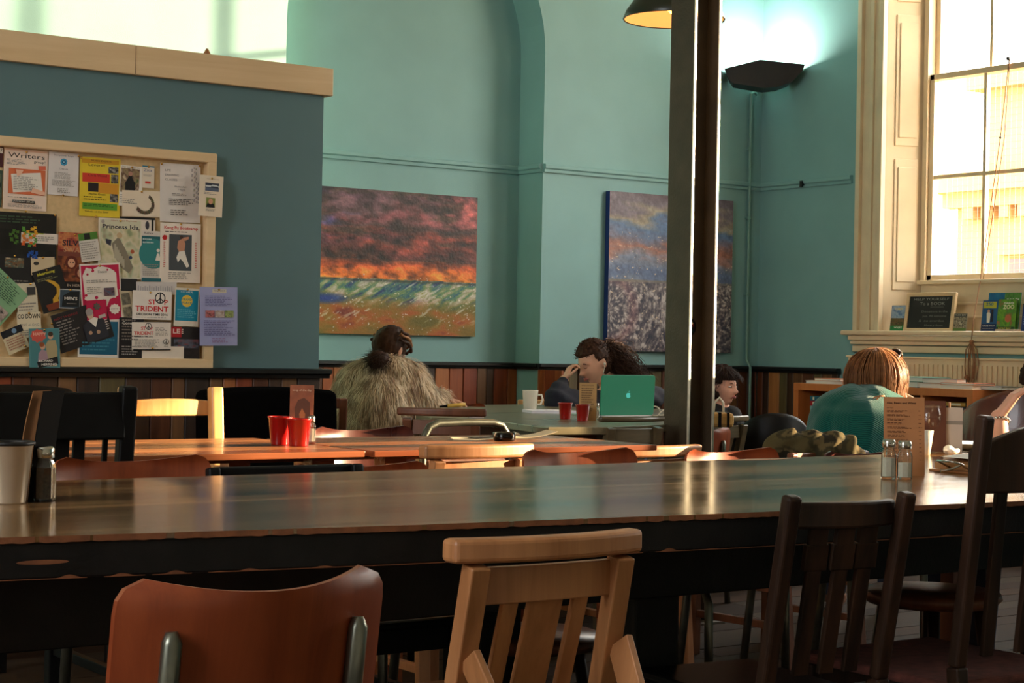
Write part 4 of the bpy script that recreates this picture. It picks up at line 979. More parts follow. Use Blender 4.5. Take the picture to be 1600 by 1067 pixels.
def d_(a):
    a.photo(0, 0, 1, 1, [(14, 13, 12), (24, 22, 20), (34, 30, 24)], 2, 12)
    a.lines(.2, .08, .85, .26, 3, (60, 84, 60), 1)
    for i in range(26):
        t_ = i/26; a.c(.62+.09*math.sin(i*2.3), .72-.42*t_, .035, ((220, 90+int(90*t_), 40) if i % 3 else (90, 150, 60)), 1.2, 8, .3)
    for i in range(10): a.c(.4+.05*math.sin(i*1.7), .4+.03*i, .035, (70, 110, 40), 1.2, 8, .3)
    for i in range(12): a.c(.66+.06*math.sin(i*1.9), .85+.012*i, .03, (30, 80, 160), 1.2, 8, .3)
poster('poster', 'black poster with a burst of rainbow smoke', (-24, 328), (88, 336), (-24, 400), (18, 17, 16), d_, pins=((.56, -.03), (.97, .02)))
poster('paper_strip', 'white paper strip across the rainbow smoke poster', (33, 362), (91, 367), (33, 378), (226, 216, 204), lambda a: a.r(.2, 0, .6, .1, (180, 190, 70)).lines(.08, .3, .92, .85, 3, Gy), cat='paper', pins=())
poster('poster', 'black poster with a faint stage scene under the rainbow smoke poster', (-8, 396), (52, 400), (-8, 446), (20, 18, 18), lambda a: a.photo(.25, .1, .75, .4, [(24, 20, 18), (120, 90, 60), (70, 90, 80), (190, 170, 140)], 6, 12).lines(.3, .8, .9, .95, 2, Gy))
poster('card', 'cream card with a small oval mark in the left half', (47, 400), (84, 403), (50, 428), (206, 186, 150), lambda a: a.c(.22, .36, .1, (60, 56, 50), 1.6), cat='card')
def d_(a):
    a.photo(0, 0, 1, .32, [(120, 44, 36), (170, 84, 60), (200, 130, 80), (140, 60, 44)], 4, 12); a.t('SILVER', .12, .13, .13, (34, 30, 40), .8, True); a.t('SWAN', .16, .25, .11, (190, 150, 110), .66)
    a.photo(0, .4, 1, 1, [(40, 22, 18), (90, 44, 28), (150, 84, 44), (24, 16, 14)], 8, 14)
    for cx, cy in ((.42, .5), (.72, .66)): a.c(cx, cy, .11, (96, 36, 24)); a.c(cx, cy+.01, .075, (214, 160, 126), .85); a.c(cx-.03, cy-.0, .012, K); a.c(cx+.05, cy, .012, K)
    a.r(0, .82, 1, 1, (22, 16, 16)); a.t('IN HER', .3, .86, .06, (200, 180, 160), .4)
poster('poster', 'red brown Silver Swan poster with two pale faces', (90, 361), (141, 366), (90, 455), (120, 60, 44), d_)
poster('note', 'green topped white note overlapping the Silver Swan poster', (124, 367), (153, 360), (126, 412), (220, 214, 204), lambda a: a.r(0, 0, 1, .25, (80, 130, 50)).r(.3, .02, .62, .23, (30, 30, 28)).lines(.05, .32, .92, .95, 8, Gy), cat='note', pins=())
def d_(a):
    a.lines(.05, .5, .95, .95, 6, Gy); a.r(.5, .1, .9, .3, (60, 60, 60))
poster('paper', 'cream sheet half hidden beside the pale green flyer', (24, 443), (56, 442), (30, 505), (212, 202, 176), d_, cat='paper', pins=((.7, .03),))
def d_(a):
    a.t('Heartsong', .14, .06, .09, (214, 206, 60), .62, True, .2); a.lines(.1, .2, .86, .28, 2, (130, 130, 90), 1)
    P_ = [(.52, .9), (.4, .86), (.44, .72), (.62, .62), (.66, .5), (.58, .4), (.46, .32), (.36, .26), (.5, .27), (.66, .34), (.78, .46), (.76, .62), (.62, .74), (.64, .86)]
    a.poly(P_, (206, 160, 50)); a.poly([(.15, .82), (.9, .8), (.86, .96), (.2, .97)], (120, 56, 30))
poster('poster', 'black Heartsong poster with a golden flame, tilted', (50, 426), (94, 413), (68, 491), (20, 18, 16), d_)
def d_(a):
    a.lines(.3, .08, .95, .5, 9, (60, 90, 70), 1); a.photo(.45, .62, .95, .9, [(90, 80, 70), (190, 170, 160), (60, 60, 56)], 4, 12)
poster('flyer', 'pale green flyer hung diagonally at the left edge', (-18, 402), (45, 461), (-66, 452), (132, 176, 132), d_, cat='flyer')
def d_(a):
    a.r(.02, .04, .98, .96, (60, 76, 88)); a.poly([(.12, .9), (.16, .35), (.5, .12), (.96, .1), (.96, .9)], (22, 24, 26)); a.t("MEN'S", .22, .4, .22, Wt, .64, True); a.lines(.35, .72, .85, .8, 1, Gy)
poster('flyer', "dark blue grey MEN'S flyer with a white curved border", (95, 453), (127, 451), (91, 483), (196, 196, 192), d_, cat='flyer')
def d_(a):
    MG = (190, 24, 72); r2 = random.Random(4); a.r(.03, .03, .97, .97, MG); a.r(.1, .16, .9, .56, (230, 220, 208)); a.poly([(.16, .06), (.3, .1), (.5, .04), (.72, .08), (.86, .14), (.92, .56), (.7, .62), (.62, .74), (.4, .7), (.1, .62), (.06, .2)], (230, 220, 208))
    for i in range(34): a.c(r2.uniform(.08, .94), r2.choice((r2.uniform(.1, .2), r2.uniform(.52, .64))), r2.uniform(.008, .03), r2.choice((MG, (230, 220, 208))), 1, 10)
    a.t('Treats', .42, .12, .06, (110, 110, 104), .24, False, .3); a.lines(.14, .28, .9, .34, 2, Gy, 1); a.lines(.14, .4, .5, .52, 4, Gy, 2); a.photo(.56, .42, .82, .56, [(40, 40, 50), (110, 80, 90), (70, 90, 110)], 3, 9)
    a.r(.1, .62, .6, .96, MG); a.c(.8, .79, .085, (230, 220, 208), 1.1, 20, .1); a.t('party', .71, .77, .03, (120, 60, 80), .18)
poster('poster', 'white and magenta splash poster above the tilted black flyer', (124, 413), (187, 410), (129, 505), (232, 220, 210), d_)
poster('paper', 'narrow newspaper cutting tilted behind the Stop Trident sheets', (186, 452), (205, 449), (196, 524), (196, 182, 150), lambda a: a.photo(.1, .1, .8, .35, [(80, 76, 66), (130, 124, 106)], 3, 8).photo(.1, .4, .8, .62, [(80, 76, 66), (150, 140, 116)], 5, 8).lines(.1, .7, .9, .95, 4, Gy), cat='newspaper cutting', pins=())
poster('flyer', 'black scrap of a flyer under the Princess Ida poster', (189, 435), (214, 436), (189, 454), (26, 26, 28), None, cat='flyer', pins=())
poster('paper', 'white sheet with a grey skyline sketch above Stop Trident', (213, 440), (276, 441), (213, 460), (206, 200, 196), lambda a: [a.r(.04+.055*i, .3+.03*(i*7 % 5), .06+.055*i, .9, (160, 156, 160)) for i in range(16)], cat='paper', pins=())
def d_(a):
    a.r(.04, .03, .96, .92, (20, 92, 120)); a.lines(.1, .5, .9, .86, 4, (60, 130, 150), 2)
poster('poster', 'blue green poster under the tilted black flyer', (122, 498), (186, 502), (122, 557), (220, 216, 208), d_, pins=())
def d_(a):
    a.t('HOT WORDS', .04, .1, .08, (130, 30, 34), .44, True); a.lines(.06, .2, .44, .85, 9, (130, 124, 118), 1)
    a.poly([(.5, .95), (.5, .5), (.62, .4), (.86, .42), (.94, .6), (.9, .95)], (44, 46, 54)); a.poly([(.62, .4), (.74, .36), (.8, .42), (.72, .62)], Wt); a.c(.68, .28, .1, (206, 176, 150), .9); a.c(.68, .2, .1, (160, 150, 146), 1.0); a.c(.6, .72, .05, (190, 150, 120)); a.c(.74, .76, .05, (190, 150, 120))
    a.c(.84, .12, .09, (90, 84, 76), 1, 14, .2); a.r(.82, .36, .95, .44, (190, 180, 170)); a.lines(.9, .5, .97, .8, 5, (190, 180, 170), 3)
poster('flyer', 'tilted black flyer with a pale haired performer in a white collar', (79, 494), (162, 467), (96, 553), (26, 22, 22), d_, cat='flyer', pins=((-.02, .2),))
poster('flyer', 'cream flyer with bold hand drawn black CO DOWN letters', (26, 488), (63, 487), (28, 528), (220, 208, 178), lambda a: a.t('CO DOWN', .02, .08, .24, K, .95, True).t('SING ALONG', .12, .45, .15, Gy, .8).lines(.1, .7, .9, .95, 3, Gy), cat='flyer')
poster('flyer', 'tilted cream flyer with a black photograph at its top', (1, 520), (33, 505), (14, 556), (214, 198, 160), lambda a: a.r(0, 0, 1, .3, (26, 28, 34)).c(.6, .15, .1, (120, 150, 180)).lines(.1, .4, .9, .9, 5, (170, 110, 90)), cat='flyer', pins=((.8, .9),))
def d_(a):
    a.r(0, 0, 1, 1, (26, 22, 24)); a.lines(.1, .05, .9, .6, 7, (120, 112, 104), 1); a.t('Comedy', .1, .1, .1, Wt, .6); a.lines(.1, .7, .9, .95, 4, (150, 146, 140), 2)
poster('poster', 'black listings poster to the left of Stop Trident', (186, 495), (224, 497), (186, 559), (30, 26, 28), d_, pins=())
def d_(a):
    a.t('SALE', .02, .06, .2, (230, 200, 190), .4, True); a.r(0, 0, .36, .32, (170, 26, 34)); a.t('LE', .05, .06, .2, (230, 200, 190), .26, True); a.photo(.1, .38, .95, .66, [(40, 30, 30), (90, 96, 110), (130, 60, 56)], 8, 12); a.photo(.3, .7, .95, .95, [(24, 18, 18), (50, 36, 30)], 9, 8)
poster('poster', 'dark poster with a red corner at the lower right of the board', (267, 510), (312, 512), (267, 560), (30, 22, 22), d_, pins=())
poster('paper', 'blank white sheet at the bottom under Stop Trident', (222, 540), (287, 542), (222, 560), (232, 218, 200), None, cat='paper', pins=())
def peace(a, x, y, r, c, bg):
    a.c(x, y, r, c); a.c(x, y, r*.8, bg); k = a.h/a.w
    a.r(x-r*.1*k, y-r, x+r*.1*k, y+r, c)
    for s_ in (-1, 1): a.poly([(x-.0, y-.1*r), (x+s_*.68*r*k, y+.58*r), (x+s_*.56*r*k, y+.72*r), (x, y+.15*r)], c)
def d_(a):
    a.t('ST', .40, .30, .24, (206, 30, 34), .2, True); a.t('P', .80, .30, .24, (206, 30, 34), .1, True); peace(a, .70, .24, .2, (40, 38, 38), (232, 224, 214))
    a.t('TRIDENT', .07, .53, .27, (206, 30, 34), .85, True); a.t('DECISION TIME 2016', .1, .78, .11, (40, 36, 36), .8, True); a.lines(.1, .92, .9, .96, 1, Gy)
poster('sign_sheet', 'upper white STOP TRIDENT sheet with a peace sign', (208, 454), (269, 455), (206, 499), (234, 226, 216), d_, cat='sheet', pins=((.44, .06),))
def d_(a):
    a.r(0, 0, 1, .02, K); a.t('ST', .23, .18, .16, (206, 30, 34), .12, True); a.t('P', .47, .18, .16, (206, 30, 34), .06, True); peace(a, .42, .16, .12, (40, 38, 38), (232, 224, 214)); a.t('TRIDENT', .05, .34, .17, (206, 30, 34), .5, True); a.t('DECISION TIME 2016', .07, .5, .06, K, .46); a.lines(.6, .2, .92, .5, 6, Gy, 1); a.lines(.06, .62, .7, .92, 6, Gy, 2); peace(a, .86, .7, .1, K, (232, 224, 214)); a.t('CND', .8, .83, .07, K, .12); a.r(.02, .96, .98, 1, K)
poster('sign_sheet', 'lower white STOP TRIDENT sheet with smaller print', (206, 502), (267, 503), (206, 547), (232, 222, 210), d_, cat='sheet', pins=((.52, .92),))
def d_(a):
    a.r(.04, .06, .96, .86, (22, 138, 168)); a.t('YOU ARE A', .22, .08, .07, Wt, .5); a.c(.5, .34, .155, (226, 190, 70)); a.t('GRAND', .3, .27, .08, (40, 120, 130), .4, True); a.t('PLACE', .3, .36, .08, (40, 120, 130), .4, True); a.lines(.12, .56, .9, .8, 5, (110, 190, 206), 1)
poster('poster', 'bright blue poster with a yellow disc', (274, 449), (312, 451), (271, 509), (224, 214, 196), d_)
def d_(a):
    a.t('FUNDRAISING', .35, .05, .05, (226, 220, 190), .34, True); a.r(.33, .04, .7, .1, (206, 200, 180)); a.t('YOGA DAY', .36, .045, .05, (130, 120, 150), .3); a.lines(.14, .15, .88, .34, 7, (104, 104, 150), 1)
    a.photo(.14, .4, .38, .52, [(140, 50, 60), (190, 120, 120), (90, 40, 44)], 3, 8); a.photo(.4, .4, .64, .52, [(206, 196, 190), (150, 120, 100)], 4, 8); a.photo(.66, .4, .88, .52, [(110, 140, 60), (160, 170, 110), (70, 90, 50)], 5, 8)
    a.lines(.1, .57, .92, .84, 9, (110, 106, 150), 2); a.lines(.3, .87, .8, .96, 3, (150, 110, 150), 3)
poster('poster', 'lilac blue poster hanging past the right edge of the frame', (312, 448), (371, 449), (312, 540), (160, 164, 206), d_, True)
def d_(a):
    a.t('Music of the Sea', .3, .07, .03, (120, 90, 70), .5); a.photo(.24, .18, .82, .38, [(50, 56, 70), (90, 100, 120), (200, 206, 206)], 5, 12, lambda u, v: 2 if abs(v-.35-.08*math.sin(u*7)) < .08 else (1 if v > .6 else 0)); a.lines(.2, .41, .84, .48, 2, Gy, 1)
    a.r(.3, .54, .68, .78, (130, 140, 70)); a.poly([(.3, .78), (.36, .68), (.62, .68), (.68, .78)], K); a.c(.49, .63, .07, (206, 150, 120), .85); a.lines(.3, .82, .7, .88, 2, Gy, 2)
poster('flyer', 'small white flyer pinned over the top right corner of the frame', (313, 273), (350, 276), (309, 337), (230, 214, 190), d_, True, 'flyer', ((.5, .07),))
def d_(a):
    a.r(.04, .03, .96, .97, (74, 130, 134)); a.c(.3, .18, .16, (206, 90, 76), 1.2, 18, .1); a.t('HAPPY', .14, .1, .11, (232, 180, 160), .42, True)
    a.poly([(.6, .95), (.54, .4), (.62, .3), (.86, .3), (.92, .5), (.9, .95)], (176, 160, 120)); a.c(.7, .2, .075, (206, 160, 130), .9); a.c(.7, .145, .06, (70, 50, 34), 1.1)
    a.poly([(.26, .95), (.3, .62), (.4, .52), (.56, .56), (.66, .95)], (170, 140, 150)); a.c(.44, .45, .075, (206, 160, 130), .9); a.c(.41, .4, .06, (150, 80, 44), 1.1)
    a.poly([(.24, .84), (.92, .7), (.94, .9), (.3, .98)], (24, 22, 22)); a.t('RICHARD', .3, .78, .075, Wt, .46, True); a.t('HERRING', .38, .87, .075, Wt, .5, True)
poster('poster', 'teal comedy poster with two figures overlapping the bottom of the frame', (43, 512), (91, 514), (48, 575), (84, 136, 140), d_, True)

# ================================================================== WINDOW SILL, RADIATOR, BOOKCASE
xs = XR+.02
def stand_card(name, label, TL, TR, BL, x, bg, draw, cat='leaflet', lean=.12, thick=.002, mat=None):
    a, b, c = px_x(*TL, x), px_x(*TR, x), px_x(*BL, x)
    w = abs(b.y-a.y); h = abs(a.z-c.z)
    t = thing(name, label, cat, (x, (a.y+b.y)/2, WZ0)); t.rotation_euler = (0, 0, -PI/2)
    r = Matrix.Rotation(-lean, 3, 'X')
    o = MB().box(r @ Vector((0, 0, h/2)), (w, thick, h), r).build('card', mat or cmat(bg), t, 0)
    ar = Art(w*.98, h*.98, -thick/2-.0003); draw(ar); p_ = ar.build(t); p_.rotation_euler = (-lean, 0, 0)
    p_.location = r @ Vector((0, 0, h/2)); return t, w, h, r
stand_card('leaflet', 'green and blue landscape leaflet on the sill left of the chalkboard', (1391, 472), (1416, 472), (1391, 512), xs, (70, 110, 140), lambda a: a.photo(0, 0, 1, .5, [(110, 140, 170), (150, 170, 190), (90, 120, 160)], 3, 12).photo(0, .5, 1, .8, [(70, 60, 44), (110, 90, 56), (60, 80, 50)], 5, 12).r(0, .8, 1, 1, (40, 130, 70)).t('COAST', .2, .1, .1, (220, 200, 90), .5, True).t('WALKS', .25, .84, .1, Wt, .5, True))
t, w, h, r = stand_card('chalkboard', 'small chalkboard reading Help yourself on the window sill', (1418, 456), (1485, 452), (1418, 513), xs+.0, (40, 42, 40), lambda a: a.t('HELP YOURSELF', .08, .08, .1, (150, 150, 146), .84).t('To a BOOK', .24, .2, .12, (150, 150, 146), .6).r(.5, .335, .82, .34, (150, 150, 146)).t('Donations in the', .3, .43, .09, (120, 120, 116), .62).t('pot. All welcome', .34, .56, .08, (120, 120, 116), .56).t('&  no overdue', .26, .69, .09, (120, 120, 116), .6).t('library fines', .4, .82, .08, (120, 120, 116), .44), 'chalkboard', .14, .006, M['slate_board'])
for a, b in (((-w/2-.012, 0), (-w/2-.012, h)), ((w/2+.012, 0), (w/2+.012, h)), ((-w/2-.024, h+.0), (w/2+.024, h+.0)), ((-w/2-.024, .006), (w/2+.024, .006))):
    MB().bar(r @ Vector((a[0], 0, a[1])), r @ Vector((b[0], 0, b[1])), .022, .02, r @ Vector((0, -1, 0))).build('frame_bar', M['creamwood'], t, .003)
stand_card('leaflet', 'small grey photograph leaflet right of the chalkboard', (1489, 486), (1510, 485), (1486, 514), xs, (150, 140, 120), lambda a: a.photo(.04, .2, .96, .8, [(96, 90, 78), (150, 140, 120), (60, 56, 50), (180, 170, 150)], 3, 12).r(.04, .02, .96, .18, (40, 50, 50)).t('MUSIC BOX', .1, .05, .1, Wt, .8).r(.02, .82, .98, 1, (90, 120, 60)))
stand_card('leaflet', 'tall blue and green leaflet behind the zoo leaflet', (1541, 451), (1592, 452), (1541, 512), xs+.05, (40, 110, 120), lambda a: a.photo(0, 0, .5, 1, [(20, 90, 140), (40, 120, 160)], 3, 8).photo(.5, 0, 1, 1, [(60, 110, 50), (90, 140, 60), (40, 80, 40)], 4, 10).t('needs', .56, .13, .08, Wt, .4, True))
stand_card('leaflet', 'blue leaflet with a white dressed couple at the right of the sill', (1533, 464), (1557, 464), (1530, 513), xs+.01, (24, 80, 130), lambda a: a.r(.05, .04, .9, .25, (180, 176, 60)).t('250', .2, .06, .15, (40, 100, 120), .5, True).poly([(.36, .72), (.3, .42), (.44, .34), (.56, .44), (.54, .72)], (220, 214, 200)).c(.42, .34, .05, (200, 150, 120)).c(.66, .34, .05, (60, 40, 34)).poly([(.58, .7), (.6, .38), (.74, .38), (.76, .7)], (24, 28, 50)).r(0, .76, 1, 1, (24, 44, 90)).t('CRUISE AWAY', .1, .8, .07, Wt, .8).lines(.1, .9, .9, .95, 1, Gy))
stand_card('leaflet', 'green ZOO leaflet at the right of the sill', (1557, 462), (1586, 460), (1552, 513), xs, (60, 110, 40), lambda a: a.photo(0, 0, 1, .9, [(60, 110, 30), (110, 160, 40), (70, 130, 50), (150, 90, 60)], 5, 12).t('needs', .3, .07, .1, Wt, .55, True).t('ZOO', .28, .17, .18, (236, 226, 190), .6, True).c(.6, .6, .12, (180, 100, 70)).r(0, .86, 1, 1, (30, 70, 40)).t('FAMILY DAY', .1, .88, .07, (220, 210, 60), .7))
stand_card('leaflet', 'dark blue leaflet at the far right end of the sill', (1596, 468), (1622, 468), (1596, 512), xs, (36, 60, 120), lambda a: a.lines(.1, .1, .9, .8, 8, (120, 140, 190)))
q = px_x(1575, 513, XR-.05); t = thing('leaflet_stack', 'flat grey stack of papers lying on the sill under the zoo leaflet', 'papers', (XR-.04, q.y, WZ0)); MB().bb((-.035, -.06, 0), (.03, .07, .012)).build('stack', cmat((170, 150, 130)), t, .002)
tag(t.children[0]); 
# blind cord with loops
c0 = px_x(1577, 92, XG-.03); c1 = px_x(1563, 215, XG-.05); c2 = px_x(1532, 437, XG-.06); c3 = px_x(1521, 500, XR-.09); c4 = px_x(1518, 530, XR-.11)
cd = thing('sash_cord', 'long cord hanging from the sash window, knotted in loops over the radiator', 'cord', c4)
def rel(p): return Vector(p)-c4
MB().tube([rel(c0), rel(c1), rel(c2), rel(c3), rel(c4)], .003, 6).build('cord', M['cord'], cd)
MB().tube([rel(c0)+Vector((0, -.004, 0)), rel(c1)+Vector((0, -.03, 0)), rel(c2)+Vector((0, -.02, 0))], .0025, 6).build('cord', M['cord'], cd)
for k, (dy, ln) in enumerate(((.045, .26), (.02, .24), (-.03, .25), (-.055, .23))):
    MB().tube([(0, 0, -.01), (-.004, dy*.8, -.06), (0, dy, -ln*.6), (0, dy*.75, -ln), (0, dy*.3, -ln*.97), (.003, dy*.45, -ln*.5), (0, 0, -.02)], .0032, 6).build('loop', M['cord'], cd)
MB().ball((0, 0, -.015), .014, 10, 8).build('knot', M['cord'], cd); MB().ball((0, .03, -.22), .016, 10, 8).build('knot', M['cord'], cd)
MB().ball(rel(c0)+Vector((-.01, 0, 0)), .012, 10, 8).ball(rel(c1), .008, 8, 6).build('toggle', M['iron'], cd)
# radiator
ra = px_x(1327, 556, XR-.07); rb_ = 5.0; zt = ra.z
rad = thing('radiator', 'long cream ribbed radiator under the window sill', 'radiator', (XR-.07, ra.y, 0))
L_ = ra.y-rb_
MB().bb((-.012, -L_, .16), (.012, 0, zt)).build('panel', M['cream'], rad, .006)
rb = MB(); n = int(L_/.036)
for i in range(n): rb.bb((-.022, -L_+.03+i*.036, .2), (-.012, -L_+.046+i*.036, zt-.04))
o = rb.build('rib', M['cream'], rad); o['kind'] = 'stuff'
MB().bb((-.03, -L_, zt-.008), (.05, 0, zt+.004)).build('top_grille', M['cream'], rad, .003)
for y in (-.3, -L_+.3): MB().bb((.012, y-.02, .1), (.07, y+.02, zt-.1)).build('bracket', M['cream'], rad)
MB().tube([(0, -.02, .2), (0, .03, .18), (0, .04, 0)], .01, 8).build('pipe', M['cream'], rad)
# bookcase: four bays wide, two high
xf = 7.62; q0 = px_x(1240, 598, xf); q1 = px_x(1520, 604, xf); BWd = q0.y-q1.y; zt = q0.z; nb_ = 4
bc = thing('bookcase', 'orange wooden cube bookcase full of books under the window', 'bookcase', (xf, q1.y, 0))
D_ = .36; th = .042
MB().bb((0, 0, zt-th), (D_, BWd, zt)).build('top_panel', M['bookcase'], bc, .002)
MB().bb((0, 0, .0), (D_, BWd, th)).build('bottom_panel', M['bookcase'], bc, .002)
for y in (0, BWd-th): MB().bb((0, y, th), (D_, y+th, zt-th)).build('side_panel', M['bookcase'], bc, .002)
bay = (BWd-2*th)/nb_
for i in range(1, nb_): MB().bb((0.003, th+bay*i-.009, th), (D_-.01, th+bay*i+.009, zt-th)).build('divider', M['bookcase'], bc)
zm = zt/2; MB().bb((.003, th, zm-.009), (D_-.01, BWd-th, zm+.009)).build('shelf', M['bookcase'], bc)
MB().bb((D_-.012, th, th), (D_-.006, BWd-th, zt-th)).build('back_panel', M['plydark'], bc)
BKC = [(190, 30, 44), (226, 220, 206), (40, 110, 130), (26, 50, 90), (40, 90, 60), (200, 150, 60), (110, 40, 50), (60, 60, 66), (150, 190, 190), (220, 120, 60), (90, 110, 50), (170, 160, 140)]
BN = ['red', 'white', 'teal', 'navy', 'green', 'ochre', 'maroon', 'grey', 'pale blue', 'orange', 'olive', 'beige']
bookmesh = {}
def book(c, loc, dims, rz=0, flat=False, label=None, group=None, cat='book', tilt=0):
    """dims = thickness, depth, height; spine faces -x"""
    key = (c, tuple(round(d, 2) for d in dims)); T, Dp, Hh = dims
    t = thing('book', label, cat, loc, rz, group)
    if key not in bookmesh:
        cv = MB().bb((0, -T/2, 0), (.003, T/2, Hh)).bb((0, -T/2, 0), (Dp, -T/2+.002, Hh)).bb((0, T/2-.002, 0), (Dp, T/2, Hh)).mesh('cover'); cv.materials.append(cmat(BKC[c], .5))
        pg = MB().bb((.003, -T/2+.002, .004), (Dp-.004, T/2-.002, Hh-.004)).mesh('pages'); pg.materials.append(M['paper'])
        lb_ = MB().bb((-.0006, -T*.3, Hh*.55), (0, T*.3, Hh*.85)).bb((-.0006, -T*.3, Hh*.1), (0, T*.3, Hh*.16)).mesh('spine_label'); lb_.materials.append(cmat((226, 216, 190) if c not in (1, 11, 8) else (60, 50, 60), .5))
        bookmesh[key] = (cv, pg, lb_)
    for me in bookmesh[key]:
        o = bpy.data.objects.new(me.name, me); COL.objects.link(o); o.parent = t
    if flat: t.rotation_euler = (PI/2, 0, rz); 
    elif tilt: t.rotation_euler = (tilt, 0, rz)
    return t
rr = random.Random(11); ORD = ('first', 'second', 'third', 'fourth', 'fifth', 'sixth', 'seventh', 'eighth', 'ninth', 'tenth', 'eleventh', 'twelfth')
BAY = ('right end', 'second from right', 'second from left', 'left end')
for b_ in range(nb_):
    for lv, z0 in ((0, zm+.009), (1, th)):
        row = 'upper' if lv == 0 else 'lower'; ya = q1.y+th+bay*b_+.012; yb = ya+bay-.03; y = ya; hmax = (zt-th-zm-.009) if lv == 0 else (zm-.009-th); i = 0
        half = lv == 0 and b_ in (0, 3); hs = hmax*.5 if half else hmax
        while y < yb-.042:
            T = rr.choice((.02, .027, .034, .04)); c = rr.randrange(12); H_ = round(hs*rr.choice((.72, .8, .88, .95)), 2)
            book(c, (xf+.03, y+T/2, z0), (T, .16, H_), label='%s book standing %s from the right in the %s bay, %s row' % (BN[c], ORD[min(i, 11)], BAY[b_], row), group='books standing in the %s %s bay' % (BAY[b_], row)); y += T+.003; i += 1
        if half:
            z = z0+hs+.004; i = 0
            while z < z0+hmax-.034:
                T = rr.choice((.02, .025, .03)); c = (0, 2, 1, 3, 7, 5, 8)[(i+b_) % 7]; book(c, (xf+.03, ya+.24, z+T/2), (T, .15, .22), 0, True, label='%s book lying flat, %s from the bottom in the %s bay' % (BN[c], ORD[i], BAY[b_]), group='books lying flat in the %s bay' % BAY[b_]); z += T+.002; i += 1
# piles on top of the bookcase
def flatbook(px_, py_, dims, c, label, rz=0, x=None, z=None):
    p = px_x(px_, py_, (x or xf+.12)); t = thing('book', label, 'book', (x or xf+.12, p.y, z if z is not None else zt), rz); T, a, b = dims
    MB().bb((-a/2, -b/2, 0), (a/2, b/2, .002)).bb((-a/2, -b/2, T-.002), (a/2, b/2, T)).bb((a/2-.003, -b/2, 0), (a/2, b/2, T)).build('cover', cmat(c, .5), t)
    MB().bb((-a/2+.003, -b/2+.003, .002), (a/2-.003, b/2-.003, T-.002)).build('pages', M['paper'], t); return t
flatbook(1302, 592, (.018, .2, .26), (226, 214, 190), 'pale magazine at the left end of the bookcase top', .2)
flatbook(1312, 588, (.014, .19, .24), (206, 120, 80), 'orange edged magazine on the pale magazine', -.1, z=zt+.018)
flatbook(1404, 598, (.03, .2, .2), (186, 180, 160), 'grey book beside the sunlit head on the bookcase', .5)
flatbook(1400, 590, (.03, .19, .19), (150, 150, 120), 'olive grey book on top of the grey book', .1, z=zt+.03)
flatbook(1443, 598, (.032, .2, .2), (60, 110, 100), 'dark green book lowest in the middle pile on the bookcase', -.3)
flatbook(1445, 590, (.026, .2, .2), (110, 170, 150), 'mint green book on top of the middle pile', -.15, z=zt+.032)
flatbook(1473, 596, (.028, .18, .2), (214, 150, 100), 'tan book right of the mint green book', .25)
flatbook(1476, 588, (.024, .16, .2), (40, 44, 40), 'black book resting on the tan book', .4, z=zt+.028)
flatbook(1512, 598, (.022, .2, .22), (226, 206, 170), 'cream book at the right end of the bookcase', .05)
flatbook(1512, 592, (.012, .19, .22), (206, 110, 60), 'thin orange book over the cream book', .08, z=zt+.022)
flatbook(1552, 601, (.02, .2, .24), (24, 22, 24), 'black book at the far right end of the bookcase top', .1, x=xf+.2)

# ================================================================== TABLE TOP THINGS
def bucket(px_, py_, z, label, w=.058, h=.078):
    p = px_z(px_, py_, z); t = thing('bucket', label, 'cup', p)
    MB().lathe([(0, 0), (w*.36, 0), (w*.37, .003), (w*.47, h-.004), (w*.5, h-.003), (w*.505, h), (w*.49, h+.001), (w*.46, h-.004), (w*.35, .004), (0, .004)], n=32).build('body', M['red'], t)
    MB().tube([(w*.5*math.cos(a), w*.5*math.sin(a), h) for a in [2*PI*k/32 for k in range(32)]], .0016, 6, closed=True).build('rim', M['red'], t); return t
bucket(437, 695, .75, 'left red enamel bucket on the plank table', .068)
bucket(467, 697, .75, 'right red enamel bucket on the plank table', .07, .075)
bucket(883, 655, .75, 'left red bucket on the laptop table', .058, .064)
bucket(910, 658, .75, 'right red bucket on the laptop table', .058, .063)
def card(name, label, px_, py_, w, h, rz, bg, draw, lean=.0, z=.75, cat='menu card'):
    p = px_z(px_, py_, z); t = thing(name, label, cat, p, rz)
    r = Matrix.Rotation(lean, 3, 'X'); o = MB().box(r @ Vector((0, 0, h/2)), (w, .0012, h), r).build('card', bg if not isinstance(bg, tuple) else cmat(bg), t)
    a = Art(w, h, -.001); draw(a); q = a.build(t); q.rotation_euler = (lean, 0, 0); q.location = r @ Vector((0, 0, h/2)); return t
MC = -YAW
card('menu_card', 'rust brown menu card standing behind the red buckets on the plank table', 470, 692, .068, .165, MC, plain('rusty_card', (150, 84, 48), .6, .25, 30), lambda a: a.t('soup of the day', .1, .07, .05, (226, 196, 160), .8).poly([(.2, .4), (.34, .26), (.6, .22), (.84, .3), (.86, .6), (.7, .8), (.5, .62), (.3, .9), (.24, .6)], (96, 58, 36)).poly([(.4, .5), (.52, .4), (.66, .5), (.56, .9)], (176, 110, 60)), -.05)
def d_(a):
    a.t('Ales, Beers and Wines', .07, .06, .035, (60, 34, 24), .72, True); a.t('BOTTLES', .07, .13, .018, (60, 34, 24), .16)
    for k in range(13): a.lines(.07, .17+k*.052, .6+.12*math.sin(k*2), .17+k*.052+.03, 2, (96, 56, 38), k); a.lines(.84, .17+k*.052, .92, .185+k*.052, 1, (96, 56, 38), k+50)
mcard = card('menu_card', 'tall kraft menu card reading Ales, Beers and Wines by the salt and pepper', 1413, 743.5, .098, .185, MC+.08, (198, 134, 86), d_, -.07)
